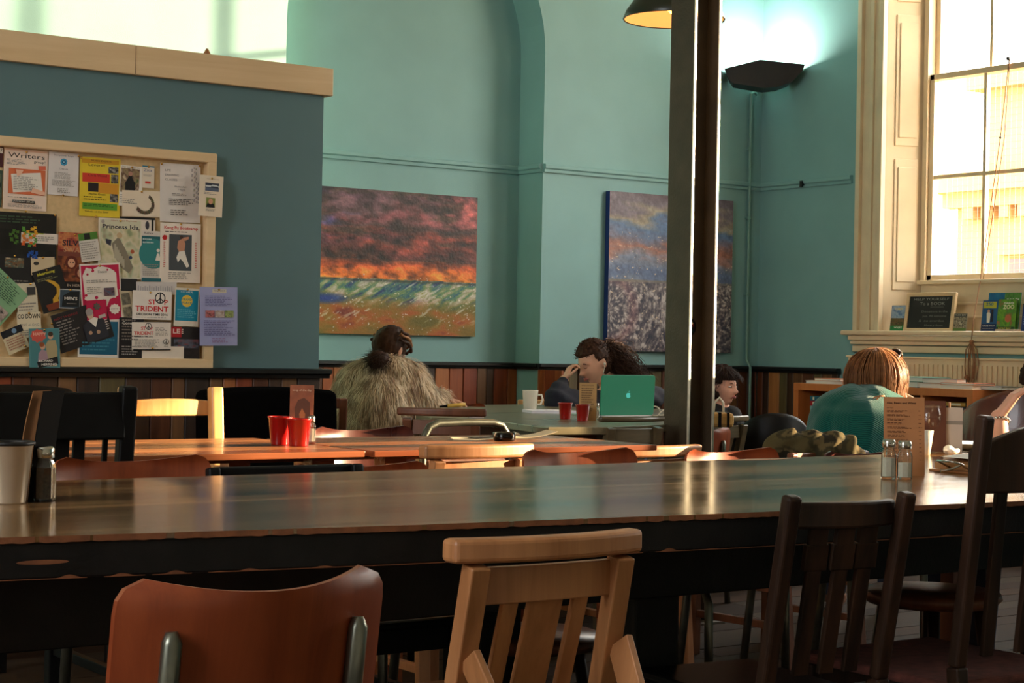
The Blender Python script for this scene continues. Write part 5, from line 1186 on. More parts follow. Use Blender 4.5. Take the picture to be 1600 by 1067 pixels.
card('menu_card', 'buff menu card standing by the red buckets near the laptop', 918, 657, .068, .148, MC, (196, 156, 100), lambda a: a.t('Soups and Salads', .12, .06, .04, (70, 50, 36), .7).lines(.12, .14, .85, .85, 12, (120, 92, 62), 2), -.03)
card('menu_card', 'dark brown menu card standing on the table behind the wine glass', 1458, 706, .078, .15, MC+.1, (104, 60, 42), lambda a: a.t('DESSERT MENU', .2, .1, .05, (190, 160, 130), .6), -.05)
card('box', 'pale carton standing beside the wine glass on the crowded table', 1490, 706, .05, .13, MC, (206, 190, 176), lambda a: a.r(0, .3, 1, .38, (150, 140, 130)), 0, cat='carton')
def shaker(px_, py_, label, fill, h=.09, w=.034, z=.75, frac=.62):
    p = px_z(px_, py_, z); t = thing('shaker', label, 'shaker', p); ws = w/2
    def oct_(r, zz): return [(r*math.cos(PI/8+k*PI/4), r*math.sin(PI/8+k*PI/4), zz) for k in range(8)]
    m = MB(); lv = [(ws*.92, 0), (ws, .003), (ws, h*.6), (ws*.9, h*.68), (ws*.74, h*.74), (ws*.74, h*.8)]
    vs = sum([oct_(r_, z_) for r_, z_ in lv], []); fs = [tuple(range(8))[::-1]]
    for i in range(len(lv)-1):
        for k in range(8): fs.append((i*8+k, i*8+(k+1) % 8, i*8+8+(k+1) % 8, i*8+8+k))
    m.add(vs, fs); inner = [(ws*.84, .005), (ws*.84, h*.6), (ws*.6, h*.72), (ws*.6, h*.79)]
    vs = sum([oct_(r_, z_) for r_, z_ in inner], []); fs = [tuple(range(8))]
    for i in range(len(inner)-1):
        for k in range(8): fs.append((i*8+k, i*8+8+k, i*8+8+(k+1) % 8, i*8+(k+1) % 8))
    m.add(vs, fs)
    m.build('jar', M['glass'], t, .0008)
    m = MB(); vs = oct_(ws*.82, .006)+oct_(ws*.82, h*frac*.85); m.add(vs, [tuple(range(8))[::-1], tuple(range(8, 16))]+[(k, (k+1) % 8, 8+(k+1) % 8, 8+k) for k in range(8)]); m.build('contents', fill, t)
    MB().lathe([(ws*.8, h*.78), (ws*.84, h*.79), (ws*.84, h*.94), (ws*.7, h*.985), (ws*.3, h), (0, h)], n=24).build('cap', M['chrome'], t); return t
shaker(1388, 748, 'glass salt shaker, left of the pair before the kraft menu card', M['salt'], .092, .036)
shaker(1413, 749, 'glass shaker, right of the pair before the kraft menu card', M['salt'], .09, .037, frac=.5)
shaker(68, 783, 'large glass pepper shaker at the left end of the foreground table', M['pepper'], .098, .042, frac=.72)
shaker(486, 693, 'small salt shaker beside the right red bucket on the plank table', M['salt'], .08, .026)
shaker(932, 655, 'small white topped shaker beside the laptop', M['salt'], .065, .024)
# metal beaker & leaning menus at left
p = px_z(12, 786); t = thing('beaker', 'brushed metal beaker at the left edge of the foreground table', 'beaker', p); Hh = .104; rr_ = .038
MB().lathe([(0, 0), (rr_*.78, 0), (rr_*.8, .003), (rr_*1.05, Hh-.006), (rr_*1.1, Hh-.004), (rr_*1.12, Hh), (rr_*1.06, Hh+.001), (rr_*1.0, Hh-.006), (rr_*.76, .005), (0, .005)], n=40).build('body', plain('pale_brushed_metal', (206, 186, 160), .35, .05, 20, 0, .4), t)
MB().tube([(rr_*1.1*math.cos(a), rr_*1.1*math.sin(a), Hh) for a in [2*PI*k/40 for k in range(40)]], .0035, 8, closed=True).build('rim', M['iron'], t)
for k, (bx, tx, col, lab) in enumerate(((32, 52, (150, 104, 66), 'bent brown menu card leaning at the left end of the foreground table'), (44, 68, (14, 10, 9), 'dark menu card leaning beside the pepper shaker'))):
    b = px_z(bx, 783+k*2); Z = (b-O_).dot(BF); tp = PZ(tx, 611, Z+.03)
    t = thing('menu_card', lab, 'menu card', b); d = tp-b; m = MB(); vs = []; n = 8
    wv = Vector((.578, .816, 0))*.075*(1 if k == 0 else 1)+BR*(.012+.006*k)
    for o in (-.0008, .0008):
        for i in range(n+1):
            u = i/n; pp = d*u+BR*(-.006*math.sin(u*PI))*(1.5-k)
            for s_ in (0, 1): vs.append(pp+wv*s_+BR*o)
    B = 2*(n+1); fs = []
    for i in range(n):
        q = i*2; fs += [(q, q+1, q+3, q+2), (B+q, B+q+2, B+q+3, B+q+1), (q, q+2, B+q+2, B+q), (q+1, B+q+1, B+q+3, q+3)]
    m.add(vs, fs).build('card', plain('menu_sheet', col, .8, .1, 20, 0, 0, .1), t)
# clipboard & pad on the foreground table
p = px_z(1545, 738); t = thing('clipboard', 'clipboard holding a thick curled bill pad at the right of the foreground table', 'clipboard', (p.x, p.y, .75), -.02)
MB().bb((-.115, -.09, 0), (.16, .09, .006)).build('board', M['tan'], t, .002)
m = MB(); vs = []; n = 12
for i in range(n+1):
    u = i/n; x = -.105+.25*u; lift = .012+.022*math.sin(min(1, u*1.6)*PI*.5)*(1 if u < .7 else 1-(u-.7))
    for y in (-.08, .08):
        for z in (.007, lift+.010): vs.append((x, y, z))
fs = [(0, 1, 3, 2), tuple(n*4+k for k in (0, 2, 3, 1))]
for i in range(n):
    q = i*4; fs += [(q, q+4, q+5, q+1), (q+2, q+3, q+7, q+6), (q+1, q+5, q+7, q+3), (q, q+2, q+6, q+4)]
m.add(vs, fs).build('pad', M['kraft'], t)
sh = MB(); sh.add([(-.1, -.07, .036), (.12, -.075, .048), (.125, .07, .049), (-.095, .072, .037)], [(0, 1, 2, 3)]).build('top_sheet', M['paper'], t)
MB().tube([(-.155, -.03, .03), (-.13, -.03, .024), (-.105, -.03, .012), (-.10, -.03, .012)], .003, 8).tube([(-.16, .01, .006), (-.135, .0, .01), (-.12, -.02, .022), (-.105, -.03, .012)], .003, 8).tube([(-.155, -.03, .03), (-.15, .03, .03), (-.105, .03, .012)], .0025, 8).build('clip', M['chrome'], t)
# papers, tray, notebook on tables
def sheet(label, px_, py_, w, d, rz, col, z=.75, name='paper', cat='paper', th_=.0015, curl=0):
    p = px_z(px_, py_, z); t = thing(name, label, cat, p, rz); m = MB(); n = 8; vs = []; fs = []
    for o in (0, th_):
        for i in range(n+1):
            for s_ in (-1, 1): vs.append(((-.5+i/n)*w, s_*d/2, o+curl*((i/n-.3) if i/n > .3 else 0)**2))
    B = 2*(n+1)
    for i in range(n):
        k = i*2; fs += [(k, k+1, k+3, k+2), (B+k, B+k+2, B+k+3, B+k+1), (k, k+2, B+k+2, B+k), (k+1, B+k+1, B+k+3, k+3)]
    fs += [(0, B, B+1, 1), (2*n, 2*n+1, B+2*n+1, B+2*n)]
    m.add(vs, fs).build('sheet', cmat(col), t); return t
sheet('open newspaper lying on the plank table left of the ashtray', 757, 686, .2, .14, -.5, (226, 206, 170), curl=.04, name='newspaper', cat='newspaper')
t = sheet('folded leaflet with a yellow corner on the open newspaper', 762, 683.5, .12, .08, -.3, (46, 40, 36), .754, cat='leaflet', curl=.02); MB().bb((.02, -.03, .0022), (.05, 0, .003)).build('corner_print', cmat((200, 190, 50)), t)
sheet('white paper with a curled end right of the ashtray', 823, 683, .17, .1, -.25, (232, 208, 170), curl=.04)
p = px_z(788, 689); t = thing('ashtray', 'small smoked glass ashtray on the plank table', 'ashtray', p)
MB().lathe([(0, 0), (.03, 0), (.034, .006), (.035, .026), (.03, .027), (.028, .008), (0, .006)], n=24).build('bowl', glassmat('smoked_glass', .05, (120, 110, 100)), t)
sheet('white notebook lying open by the mug', 858, 645, .2, .15, -.35, (222, 216, 220), name='notebook', cat='notebook', th_=.012)
p = px_z(828, 641); t = thing('mug', 'tall cream mug on the laptop table', 'mug', p)
MB().lathe([(0, 0), (.027, 0), (.029, .004), (.036, .088), (.037, .09), (.034, .089), (.027, .01), (0, .008)], n=32).build('body', M['ceramic'], t)
MB().tube([BR*.034+Vector((0, 0, .068)), BR*.05+Vector((0, 0, .07)), BR*.056+Vector((0, 0, .05)), BR*.048+Vector((0, 0, .028)), BR*.031+Vector((0, 0, .026))], .005, 8).build('handle', M['ceramic'], t)
p = px_z(706, 641); t = thing('pen', 'yellow and black marker pen at the left end of the laptop table', 'pen', (p.x, p.y, .765), -YAW+.2)
MB().tube([(-.055, 0, 0), (-.02, 0, .004), (-.02, 0, .004)], [.004, .007, .008], 10).build('cap', M['black'], t); MB().tube([(-.02, 0, .004), (.06, 0, .012)], .008, 10).build('barrel', cmat((226, 180, 80), .4), t)
p = px_z(745, 653); t = thing('small_box', 'small white box near the edge of the laptop table', 'box', (p.x, p.y, .75), -YAW); MB().bb((-.03, -.015, 0), (.028, .015, .018)).build('box_body', cmat((222, 206, 200)), t, .003)
p = px_z(722, 645); t = thing('keyring', 'bunch of keys with a pale tag on the laptop table', 'keys', (p.x, p.y, .75)); MB().tube([(.015*math.cos(a), .015*math.sin(a), .004) for a in [k*PI/8 for k in range(16)]], .0015, 6, closed=True).build('ring', M['chrome'], t)
for k in range(3): MB().bb((.012, -.004+k*.008, .002+k*.003), (.055, .001+k*.008, .005+k*.003)).build('key', M['chrome'], t)
MB().bb((-.045, -.012, 0), (-.012, .012, .008)).build('tag', cmat((200, 190, 170)), t)
# laptop
a = px_z(937, 651.5); b = px_z(1020, 650.5); cx = (a+b)/2; rz = math.atan2(b.y-a.y, b.x-a.x); wl = (b-a).length
lp_ = thing('laptop', 'green laptop open with its lid towards the camera', 'laptop', cx, rz)
hl = .168; r = Matrix.Rotation(.30, 3, 'X')      # lid leans towards the viewer
r = Matrix.Rotation(.05, 3, 'X')
def rrect(w, h, rad, n=6):
    pts = []
    for cx_, cy_, a0_ in ((w/2-rad, h/2-rad, 0), (-w/2+rad, h/2-rad, PI/2), (-w/2+rad, -h/2+rad, PI), (w/2-rad, -h/2+rad, 1.5*PI)):
        for k in range(n+1): pts.append((cx_+rad*math.cos(a0_+k*PI/2/n), cy_+rad*math.sin(a0_+k*PI/2/n)))
    return pts
m = MB(); pts = rrect(wl, hl, .012); k = len(pts)
vs = [r @ Vector((x, -.004, y+hl/2)) for x, y in pts]+[r @ Vector((x, .003, y+hl/2)) for x, y in pts]
m.add(vs, [tuple(range(k))[::-1], tuple(range(k, 2*k))]+[(i, (i+1) % k, k+(i+1) % k, k+i) for i in range(k)]); lid = m.build('lid', M['lapshell'], lp_, .0015); lid.location.z = .006
pts = rrect(wl-.016, hl-.016, .006); m = MB(); m.add([r @ Vector((x, .0036, y+hl/2)) for x, y in pts], [tuple(range(len(pts)))]); s_ = m.build('screen', glow('laptop_screen', (170, 190, 210), .8), lid)
m = MB()      # small fruit emblem
ap = []
for q in range(40):
    t_ = 2*PI*q/40; sn, cs = math.sin(t_), math.cos(t_); rr0 = .0125*(1-.20*max(0, sn)**14-.10*max(0, -sn)**14-.10*max(0, -sn)); x, y = cs*rr0, sn*rr0-.001
    dx_, dy_ = x-.0135, y-.0025
    if math.hypot(dx_, dy_) < .0055: x = .0135-math.sqrt(max(0, .0055**2-dy_**2))
    ap.append((x, y))
m.add([r @ Vector((x, -.0048, y+hl/2)) for x, y in ap], [tuple(range(len(ap)))])
m.add([r @ Vector((x, -.0048, y+hl/2)) for x, y in ((.0005, .0135), (.0035, .0135), (.0055, .017), (.0052, .0195), (.0015, .018))], [(0, 1, 2, 3, 4)]); m.build('emblem', M['laplogo'], lid)
MB().prism(rrect(wl, .2, .012), 0, .008).build('base', M['lappanel'], lp_, .002).location = (0, .1, .0)
MB().bb((-wl/2+.02, .03, .0082), (wl/2-.02, .115, .009)).build('keyboard', M['black'], lp_)
p = px_z(1034, 650); t = thing('cable', 'cream charger cable coiled beside the laptop', 'cable', (p.x, p.y, .75), -YAW)
MB().tube([(-.03+.022*math.cos(q*.5), 0.0+.01*math.sin(q*.5), .02+.02*math.sin(q*.5)) for q in range(13)]+[(.02, 0, .035), (.06, .01, .028), (.09, .02, .012)], .003, 8).tube([(-.01, 0, .004), (.05, 0, .006), (.09, .01, .004)], .0035, 8).build('coil', M['ceramic'], t)
# glasses on the crowded table
p = px_z(1452, 700); t = thing('wine_glass', 'stemmed wine glass on the crowded table', 'glass', PZ(1451, 702, 5.25)); t.location.z = .75
MB().lathe([(0, 0), (.03, .001), (.004, .006), (.0035, .05), (.012, .056), (.03, .075), (.036, .1), (.031, .14), (.0295, .14), (.034, .1), (.028, .077), (0, .06)], n=32).build('bowl', M['thinglass'], t)
t = thing('tumbler', 'pale tumbler beside the kraft menu card', 'glass', PZ(1444, 700, 5.1)); t.location.z = .75
MB().lathe([(0, 0), (.017, 0), (.026, .07), (.0245, .07), (.016, .004), (0, .004)], n=28).build('body', M['ceramic'], t)
t = thing('spoon', 'long spoon standing up in the carton on the crowded table', 'spoon', PZ(1482, 700, 5.3)); t.location.z = .75
MB().tube([(0, 0, 0), (.004, 0, .09), (.0, 0, .145)], .003, 8).build('handle', M['tan'], t)
t = thing('plate', 'white plate on the crowded table at the right', 'plate', PZ(1520, 700, 5.45)); t.location.z = .75
MB().lathe([(0, 0), (.05, 0), (.06, .004), (.1, .018), (.101, .020), (.058, .007), (0, .005)], n=40).build('dish', M['ceramic'], t)
t = thing('napkin', 'crumpled white napkin in front of the plate', 'napkin', PZ(1487, 702, 5.15)); t.location.z = .75
m = MB(); m.ball((0, 0, .012), .024, 14, 8, (1.3, .8, .5)); m.v = [(x+.006*noise.noise(Vector((x, y, z))*60), y, max(0, z+.012*noise.noise(Vector((x, y, z))*70+Vector((3, 3, 3))))) for x, y, z in m.v]; m.build('folds', M['paper'], t)
# bag behind the column
p = PZ(1122, 648, 7.3); t = thing('bag', 'striped tan and black bag on the chair right of the column', 'bag', (p.x, p.y, p.z-.05), -YAW)
MB().bb((-.06, -.05, 0), (.06, .05, .06)).build('body', cmat((196, 150, 80)), t, .015); MB().bb((-.005, -.052, .002), (.008, .052, .061)).bb((.03, -.052, .002), (.04, .052, .061)).build('stripe', M['black'], t)
MB().tube([(-.02, 0, .05), (-.015, 0, .1), (.005, 0, .12), (.02, 0, .1), (.022, 0, .05)], .005, 8).build('strap', M['ceramic'], t)

# ================================================================== PEOPLE
def remesh(m, vox, name, mat, parent, smooth=2, disp=None):
    me = m.mesh('tmp'); o = bpy.data.objects.new('tmp', me); COL.objects.link(o)
    r = o.modifiers.new('r', 'REMESH'); r.mode = 'VOXEL'; r.voxel_size = vox; r.use_smooth_shade = True
    if smooth: s_ = o.modifiers.new('s', 'SMOOTH'); s_.iterations = smooth; s_.factor = .5
    dg = bpy.context.evaluated_depsgraph_get(); me2 = bpy.data.meshes.new_from_object(o.evaluated_get(dg)); me2.name = name
    bpy.data.objects.remove(o); me2.materials.clear(); me2.materials.append(mat)
    if disp:
        n = len(me2.vertices); co_ = np.empty(n*3); me2.vertices.foreach_get('co', co_); no = np.empty(n*3); me2.vertices.foreach_get('normal', no)
        co_ = co_.reshape(-1, 3); no = no.reshape(-1, 3); me2.vertices.foreach_set('co', (co_+no*disp(co_)[:, None]).ravel())
    me2.polygons.foreach_set('use_smooth', [True]*len(me2.polygons)); me2.update()
    o = bpy.data.objects.new(name, me2); COL.objects.link(o); o.parent = parent; return o
def limb(m, pts, rs, sub=5, n=14, ell=None):
    """smooth tapered limb closed with round ends"""
    P = [Vector(p) for p in pts]; out = []; R = []; k = len(P)
    for i in range(k-1):
        for j in range(sub):
            t = j/sub; p0 = P[max(i-1, 0)]; p1 = P[i]; p2 = P[i+1]; p3 = P[min(i+2, k-1)]
            a = .5*((2*p1)+(p2-p0)*t+(2*p0-5*p1+4*p2-p3)*t*t+(-p0+3*p1-3*p2+p3)*t**3)
            out.append(p1.lerp(p2, t)*.5+a*.5); R.append(rs[i]*(1-t)+rs[i+1]*t)
    out.append(P[-1]); R.append(rs[-1])
    m.tube(out, R, n)
    for p_, r_ in zip(P, rs): m.ball(p_, r_, 12, 8)
def basis(fwd, up=(0, 0, 1)):
    f_ = Vector(fwd).normalized(); u = Vector(up); u = (u-f_*u.dot(f_)).normalized(); r_ = f_.cross(u)
    return Matrix((r_, f_, u)).transposed()
def head_pt(th, ph, hair=0):
    """unit-direction to head surface; +y face, +z up, metres, head 0.225 high"""
    x = math.sin(th)*math.cos(ph); y = math.sin(th)*math.sin(ph); z = -math.cos(th)
    ax, ay, azz = .074, .094, .112
    X, Y_, Z = x*ax, y*ay, z*azz
    if z < 0:
        X *= 1-.46*(-z)**1.3
        Y_ = Y_*(1-.10*(-z)) + (.016*(-z) if y > 0 else .035*(-z)**1.5)
    if y < 0: Y_ *= 1.04
    if y > 0: Y_ *= .97-.06*abs(x)
    def g(cx, cz, sx, sz): return math.exp(-((X-cx)/sx)**2-((Z-cz)/sz)**2) if y > 0 else 0
    Y_ += .030*g(0, -.030, .011, .012)+.015*g(0, -.010, .009, .022)+.006*g(0, .022, .040, .010)
    Y_ -= .012*(g(.030, .004, .014, .010)+g(-.030, .004, .014, .010))
    Y_ += .006*g(0, -.058, .020, .007)+.010*g(0, -.092, .018, .014)-.004*g(0, -.072, .02, .006)
    Y_ += .004*(g(.042, -.028, .018, .018)+g(-.042, -.028, .018, .018))
    return Vector((X, Y_, Z))
def add_head(m, c, B, s=1.0, ears=True):
    nu, nv = 56, 44; vs = []; fs = []
    for i in range(nv+1):
        th = PI*i/nv
        for k in range(nu): vs.append(Vector(c)+B @ (head_pt(max(th, 1e-3), 2*PI*k/nu)*s))
    for i in range(nv):
        for k in range(nu): fs.append((i*nu+k, i*nu+(k+1) % nu, (i+1)*nu+(k+1) % nu, (i+1)*nu+k))
    m.add(vs, fs, True)
    if ears:
        for sx in (-1, 1): m.ball(Vector(c)+B @ Vector((sx*.075*s, -.004*s, -.008*s)), .03*s, 12, 8, (.28, .55, 1), B)
def face_parts(parent, c, B, s=1.0, closed=False):
    for sx in (-1, 1):
        e = Vector(c)+B @ Vector((sx*.030*s, .083*s, .003*s))
        if closed: MB().tube([e+B @ Vector((x*s, (.0045-.9*x*x*40*.04)*s, (-.004+abs(x)**2*14)*s)) for x in (-.013, -.007, 0, .007, .013)], .0016*s, 6).build('eyelash', M['hairdark'], parent)
        else:
            eb = MB().ball(e-B @ Vector((0, .006, 0)), .0115*s, 14, 10, (1.1, .9, .42), B).build('eye', M['eyewhite'], parent)
            MB().ball(e+B @ Vector((0, .0035, 0)), .0052*s, 10, 8, (1, .5, 1), B).build('iris', M['iris'], eb)
        MB().tube([Vector(c)+B @ Vector(((sx*x)*s, (.0885-abs(x-.03)*.25)*s, z*s)) for x, z in ((.014, .020), (.028, .025), (.044, .020))], [.0022*s, .0028*s, .0014*s], 6).build('eyebrow', M['hairdark'], parent)
    MB().tube([Vector(c)+B @ Vector((x*s, (.0975-abs(x)*.45)*s, z*s)) for x, z in ((-.022, -.060), (-.008, -.0555), (0, -.057), (.008, -.0555), (.022, -.060))], [.001, .0032*s, .003*s, .0032*s, .001], 8).tube([Vector(c)+B @ Vector((x*s, (.097-abs(x)*.45)*s, z*s)) for x, z in ((-.02, -.0615), (0, -.0645), (.02, -.0615))], [.001, .0042*s, .001], 8).build('lips', M['lip'], parent)
def add_hand(m, wrist, fdir, pdir, curl=.5, L=.17, side=1, spread=.12):
    """fdir: direction from wrist to fingers, pdir: palm normal (fingers curl towards it), side: thumb side"""
    f_ = Vector(fdir).normalized(); p = Vector(pdir); p = (p-f_*p.dot(f_)).normalized(); s_ = f_.cross(p)*side; W_ = Vector(wrist)
    k = L/.17
    for o in (-.022, -.008, .008, .022): limb(m, [W_+s_*o*.6*k, W_+f_*.04*k+s_*o*k, W_+f_*.082*k+s_*o*1.15*k], [.013*k, .0125*k, .0105*k], 3, 10)
    for o, l in ((.030, .068), (.0105, .078), (-.0095, .072), (-.029, .056)):
        a = W_+f_*.082*k+s_*o*k; d1 = (f_*math.cos(curl*.5)+p*math.sin(curl*.5)+s_*o*spread*8).normalized(); d2 = (f_*math.cos(curl*1.4)+p*math.sin(curl*1.4)+s_*o*spread*6).normalized(); d3 = (f_*math.cos(curl*2.2)+p*math.sin(curl*2.2)+s_*o*spread*4).normalized()
        b = a+d1*l*.45*k; c = b+d2*l*.32*k; e = c+d3*l*.25*k; limb(m, [a, b, c, e], [.0088*k, .0082*k, .0076*k, .0066*k], 3, 10)
    a = W_+f_*.022*k+s_*.026*k; b = a+(f_*.6+s_*.75+p*.25).normalized()*.038*k; c = b+(f_*.9+s_*.35+p*.35).normalized()*.028*k; e = c+(f_*.95+s_*.1+p*.4).normalized()*.022*k
    limb(m, [a, b, c, e], [.013*k, .0105*k, .0092*k, .0078*k], 3, 10)
def strands(paths, r, mat, name, parent, n=4):
    m = MB()
    for P in paths: m.tube(P, [r*(1-.75*i/(len(P)-1)) for i in range(len(P))], n, caps=False)
    o = m.build(name, mat, parent); o['kind'] = 'stuff'; return o
def lower_body(m, pelvis, face, w=.09, knee_z=.5, spread=.11, foot=True, r=.075):
    """seated legs: pelvis -> knee forward -> ankle -> toe"""
    f_ = Vector(face); f_.z = 0; f_.normalize(); s_ = Vector((f_.y, -f_.x, 0)); P = Vector(pelvis); out = []
    for k in (-1, 1):
        h = P+s_*w*k; kn = P+f_*.42+s_*spread*k; kn.z = knee_z; an = Vector((kn.x+f_.x*.02, kn.y+f_.y*.02, .09)); to = an+f_*.14; to.z = .035
        out.append((h, kn, an, to)); limb(m, [h, h.lerp(kn, .5), kn], [r*1.15, r, r*.72]); limb(m, [kn, kn.lerp(an, .35), an], [r*.72, r*.72, r*.45])
    return out
def shoes(parent, legs_, mat):
    for h, kn, an, to in legs_:
        m = MB(); limb(m, [an+Vector((0, 0, -.035)), an.lerp(to, .5)+Vector((0, 0, -.022)), to], [.042, .04, .034]); m.v = [(x, y, max(.003, z)) for x, y, z in m.v]; m.build('shoe', mat, parent)

TO = -BF                                        # towards the camera
def person(label, c, group=None):
    return thing('person', label, 'person', (c[0], c[1], 0))
def shift(parent, objs=None):
    """children were built in world space: re-express them under the person's base"""
    L0 = parent.location.copy()
    for ch in parent.children:
        if ch.get('_w'): continue
        ch['_w'] = 1; ch.location = ch.location-L0; del ch['_w']

# ---------- 1. woman in a fur coat, back to the camera
Zf = 8.15; S_ = Zf/FOC
pel = PZ(592, 690, Zf); pel.z = .52
pr_ = person('person in a long pale fur coat seen from behind, brown hair pinned up', (pel.x, pel.y)); B0 = pr_.location.copy()
hc = PZ(609, 545, Zf+.10); nk = PZ(603, 580, Zf+.04); chest = PZ(594, 625, Zf-.02)
shL = PZ(556, 596, Zf+.02); shR = PZ(640, 592, Zf+.04); elL = PZ(540, 645, Zf+.12); elR = PZ(664, 632, Zf+.05); wrL = PZ(600, 642, Zf+.35); wrR = PZ(690, 645, Zf+.12)
wrR.z = max(wrR.z, .785); wrL.z = .79
fw = (BR*.45+BF*.9); fw.z = 0
Bh = basis(BR*.55+BF*.75+Vector((0, 0, -.45)))
m = MB(); add_head(m, hc, Bh, .93); limb(m, [hc+Vector((0, 0, -.06)), nk+Vector((0, 0, -.02))], [.05, .055]); limb(m, [nk, chest, pel], [.08, .12, .13])
for a, b, c in ((shL, elL, wrL), (shR, elR, wrR)): limb(m, [nk, a], [.06, .06]); limb(m, [a, b, c], [.05, .042, .028])
add_hand(m, wrR, (BR+BF*.4+Vector((0, 0, -.15))), Vector((0, 0, -1)), .5, .15, -1); add_hand(m, wrL, (BR*.6+BF), Vector((0, 0, -1)), .5, .15, 1)
lg = lower_body(m, pel, fw)
remesh(m, .006, 'body', M['skin'], pr_)
face_parts(pr_, hc, Bh, .93)
coat = MB()
limb(coat, [nk+Vector((0, 0, .0)), chest, PZ(590, 668, Zf), PZ(592, 700, Zf)+Vector((0, 0, -.02))], [.085, .145, .165, .175]); limb(coat, [PZ(572, 600, Zf), PZ(560, 640, Zf), PZ(556, 690, Zf)], [.085, .105, .10]); limb(coat, [PZ(622, 600, Zf), PZ(628, 650, Zf), PZ(632, 692, Zf)], [.09, .10, .09])
limb(coat, [PZ(585, 584, Zf), shL, elL, wrL-(wrL-elL)*.15], [.085, .088, .082, .062]); limb(coat, [PZ(615, 584, Zf), shR, elR, wrR-(wrR-elR)*.1], [.085, .085, .078, .056])
limb(coat, [PZ(575, 585, Zf-.02), PZ(600, 574, Zf+.02), PZ(628, 586, Zf)], [.05, .062, .05])
co_ = remesh(coat, .014, 'fur_coat', M['furbase'], pr_, 4)
# fur strands on the coat
me = co_.data; nv = len(me.vertices); P_ = np.empty(nv*3); me.vertices.foreach_get('co', P_); N_ = np.empty(nv*3); me.vertices.foreach_get('normal', N_); P_ = P_.reshape(-1, 3); N_ = N_.reshape(-1, 3)
fm = MB(); rf = random.Random(9); pal = [lin(c) for c in ((252, 234, 208), (240, 218, 188), (212, 184, 150), (255, 246, 226), (150, 118, 92), (246, 226, 196))]
idx = rng.integers(0, nv, 17000)
for i in idx:
    p = Vector(P_[i])+Vector((rf.uniform(-.006, .006),)*3); nn = Vector(N_[i]); side_ = nn.cross(Vector((0, 0, 1)))
    if side_.length < .1: side_ = Vector((1, 0, 0))
    side_.normalize(); dn = nn.cross(side_)
    if dn.z > 0: dn = -dn
    l = rf.uniform(.03, .055); d1 = (nn*.45+dn*.9+side_*rf.uniform(-.25, .25)).normalized(); d2 = (nn*.1+dn+side_*rf.uniform(-.25, .25)).normalized(); wd = side_*.0016
    q1 = p+d1*l*.5; q2 = q1+d2*l*.5; zone = noise.noise(p*14)+.5*noise.noise(Vector((p.x*30, p.y*30, p.z*6))); ci = max(0, min(5, int(rf.gauss(1.9-zone*3.2, .9))))
    fm.add([p-wd, p+wd, q1+wd*.8, q1-wd*.8, q2], [(0, 1, 2, 3), (3, 2, 4)], True, pal[[4, 2, 1, 5, 0, 3][ci]])
o = fm.build('fur_pile', M['fur'], co_); o['kind'] = 'stuff'
m = MB(); limb(m, [lg[0][0], lg[0][1]], [.095, .07]); limb(m, [lg[0][1], lg[0][2]], [.062, .05]); limb(m, [lg[1][0], lg[1][1]], [.095, .07]); limb(m, [lg[1][1], lg[1][2]], [.062, .05]); remesh(m, .012, 'trousers', M['jeans'], pr_)
shoes(pr_, lg, M['black'])
# hair: cap, plaits and a low bun
def hair_cap(parent, c, B, s, mat, thick=.012, face=lambda x, y, z: y > .35 and z < .45, name='hair', seed=0, amp=.004):
    m = MB(); nu, nv = 60, 44; vs = []; ok = []
    for i in range(nv+1):
        th = PI*i/nv
        for k in range(nu):
            ph = 2*PI*k/nu; x = math.sin(th)*math.cos(ph); y = math.sin(th)*math.sin(ph); z = -math.cos(th)
            p = head_pt(max(th, 1e-3), ph)*s; q = p.normalized(); rid = amp*math.sin(ph*23+3*z+seed)*.5+amp*noise.noise(q*9+Vector((seed, 0, 0)))
            ins = face(x, y, z) or z < -.55
            vs.append(Vector(c)+B @ (p+q*((-.004) if ins else thick+rid)))
            ok.append(ins)
    fs = []
    for i in range(nv):
        for k in range(nu):
            f4 = (i*nu+k, i*nu+(k+1) % nu, (i+1)*nu+(k+1) % nu, (i+1)*nu+k)
            if not all(ok[v] for v in f4): fs.append(f4)
    m.add(vs, fs, True); return m.build(name, mat, parent)
hr = hair_cap(pr_, hc, Bh, .93, M['hairdark'], .008)
bun = PZ(590, 562, Zf-.07); m = MB(); m.ball(bun, .045, 22, 14, (1.15, 1, .95)); m.v = [tuple(Vector(v)+(Vector(v)-bun)*.25*noise.noise(Vector(v)*45)) for v in m.v]; m.build('bun', M['hairdark'], hr)
for k in range(3):
    pts = [Vector(hc)+Bh @ (Vector((math.sin(a)*.075, math.cos(a)*.10-.01, .075-.026*k+.004*math.sin(a*14))).normalized()*(.104-.003*k)) for a in [-1.9+3.8*j/24 for j in range(25)]]
    MB().tube(pts, [.008+.0025*math.sin(j*1.6) for j in range(25)], 8).build('plait', M['hairred'] if k == 1 else M['hairdark'], hr)
paths = []
for i in range(420):
    a = Vector((rf.gauss(0, 1), rf.gauss(0, 1), rf.gauss(0, 1))).normalized(); p = bun+a*.038; P = [p]
    for j in range(5): p = p+(a*.6+Vector((rf.uniform(-.6, .6), rf.uniform(-.6, .6), -.5))).normalized()*.011; P.append(p)
    paths.append(P)
strands(paths, .0012, M['hairdark'], 'loose_strands', hr, 3)
shift(pr_)

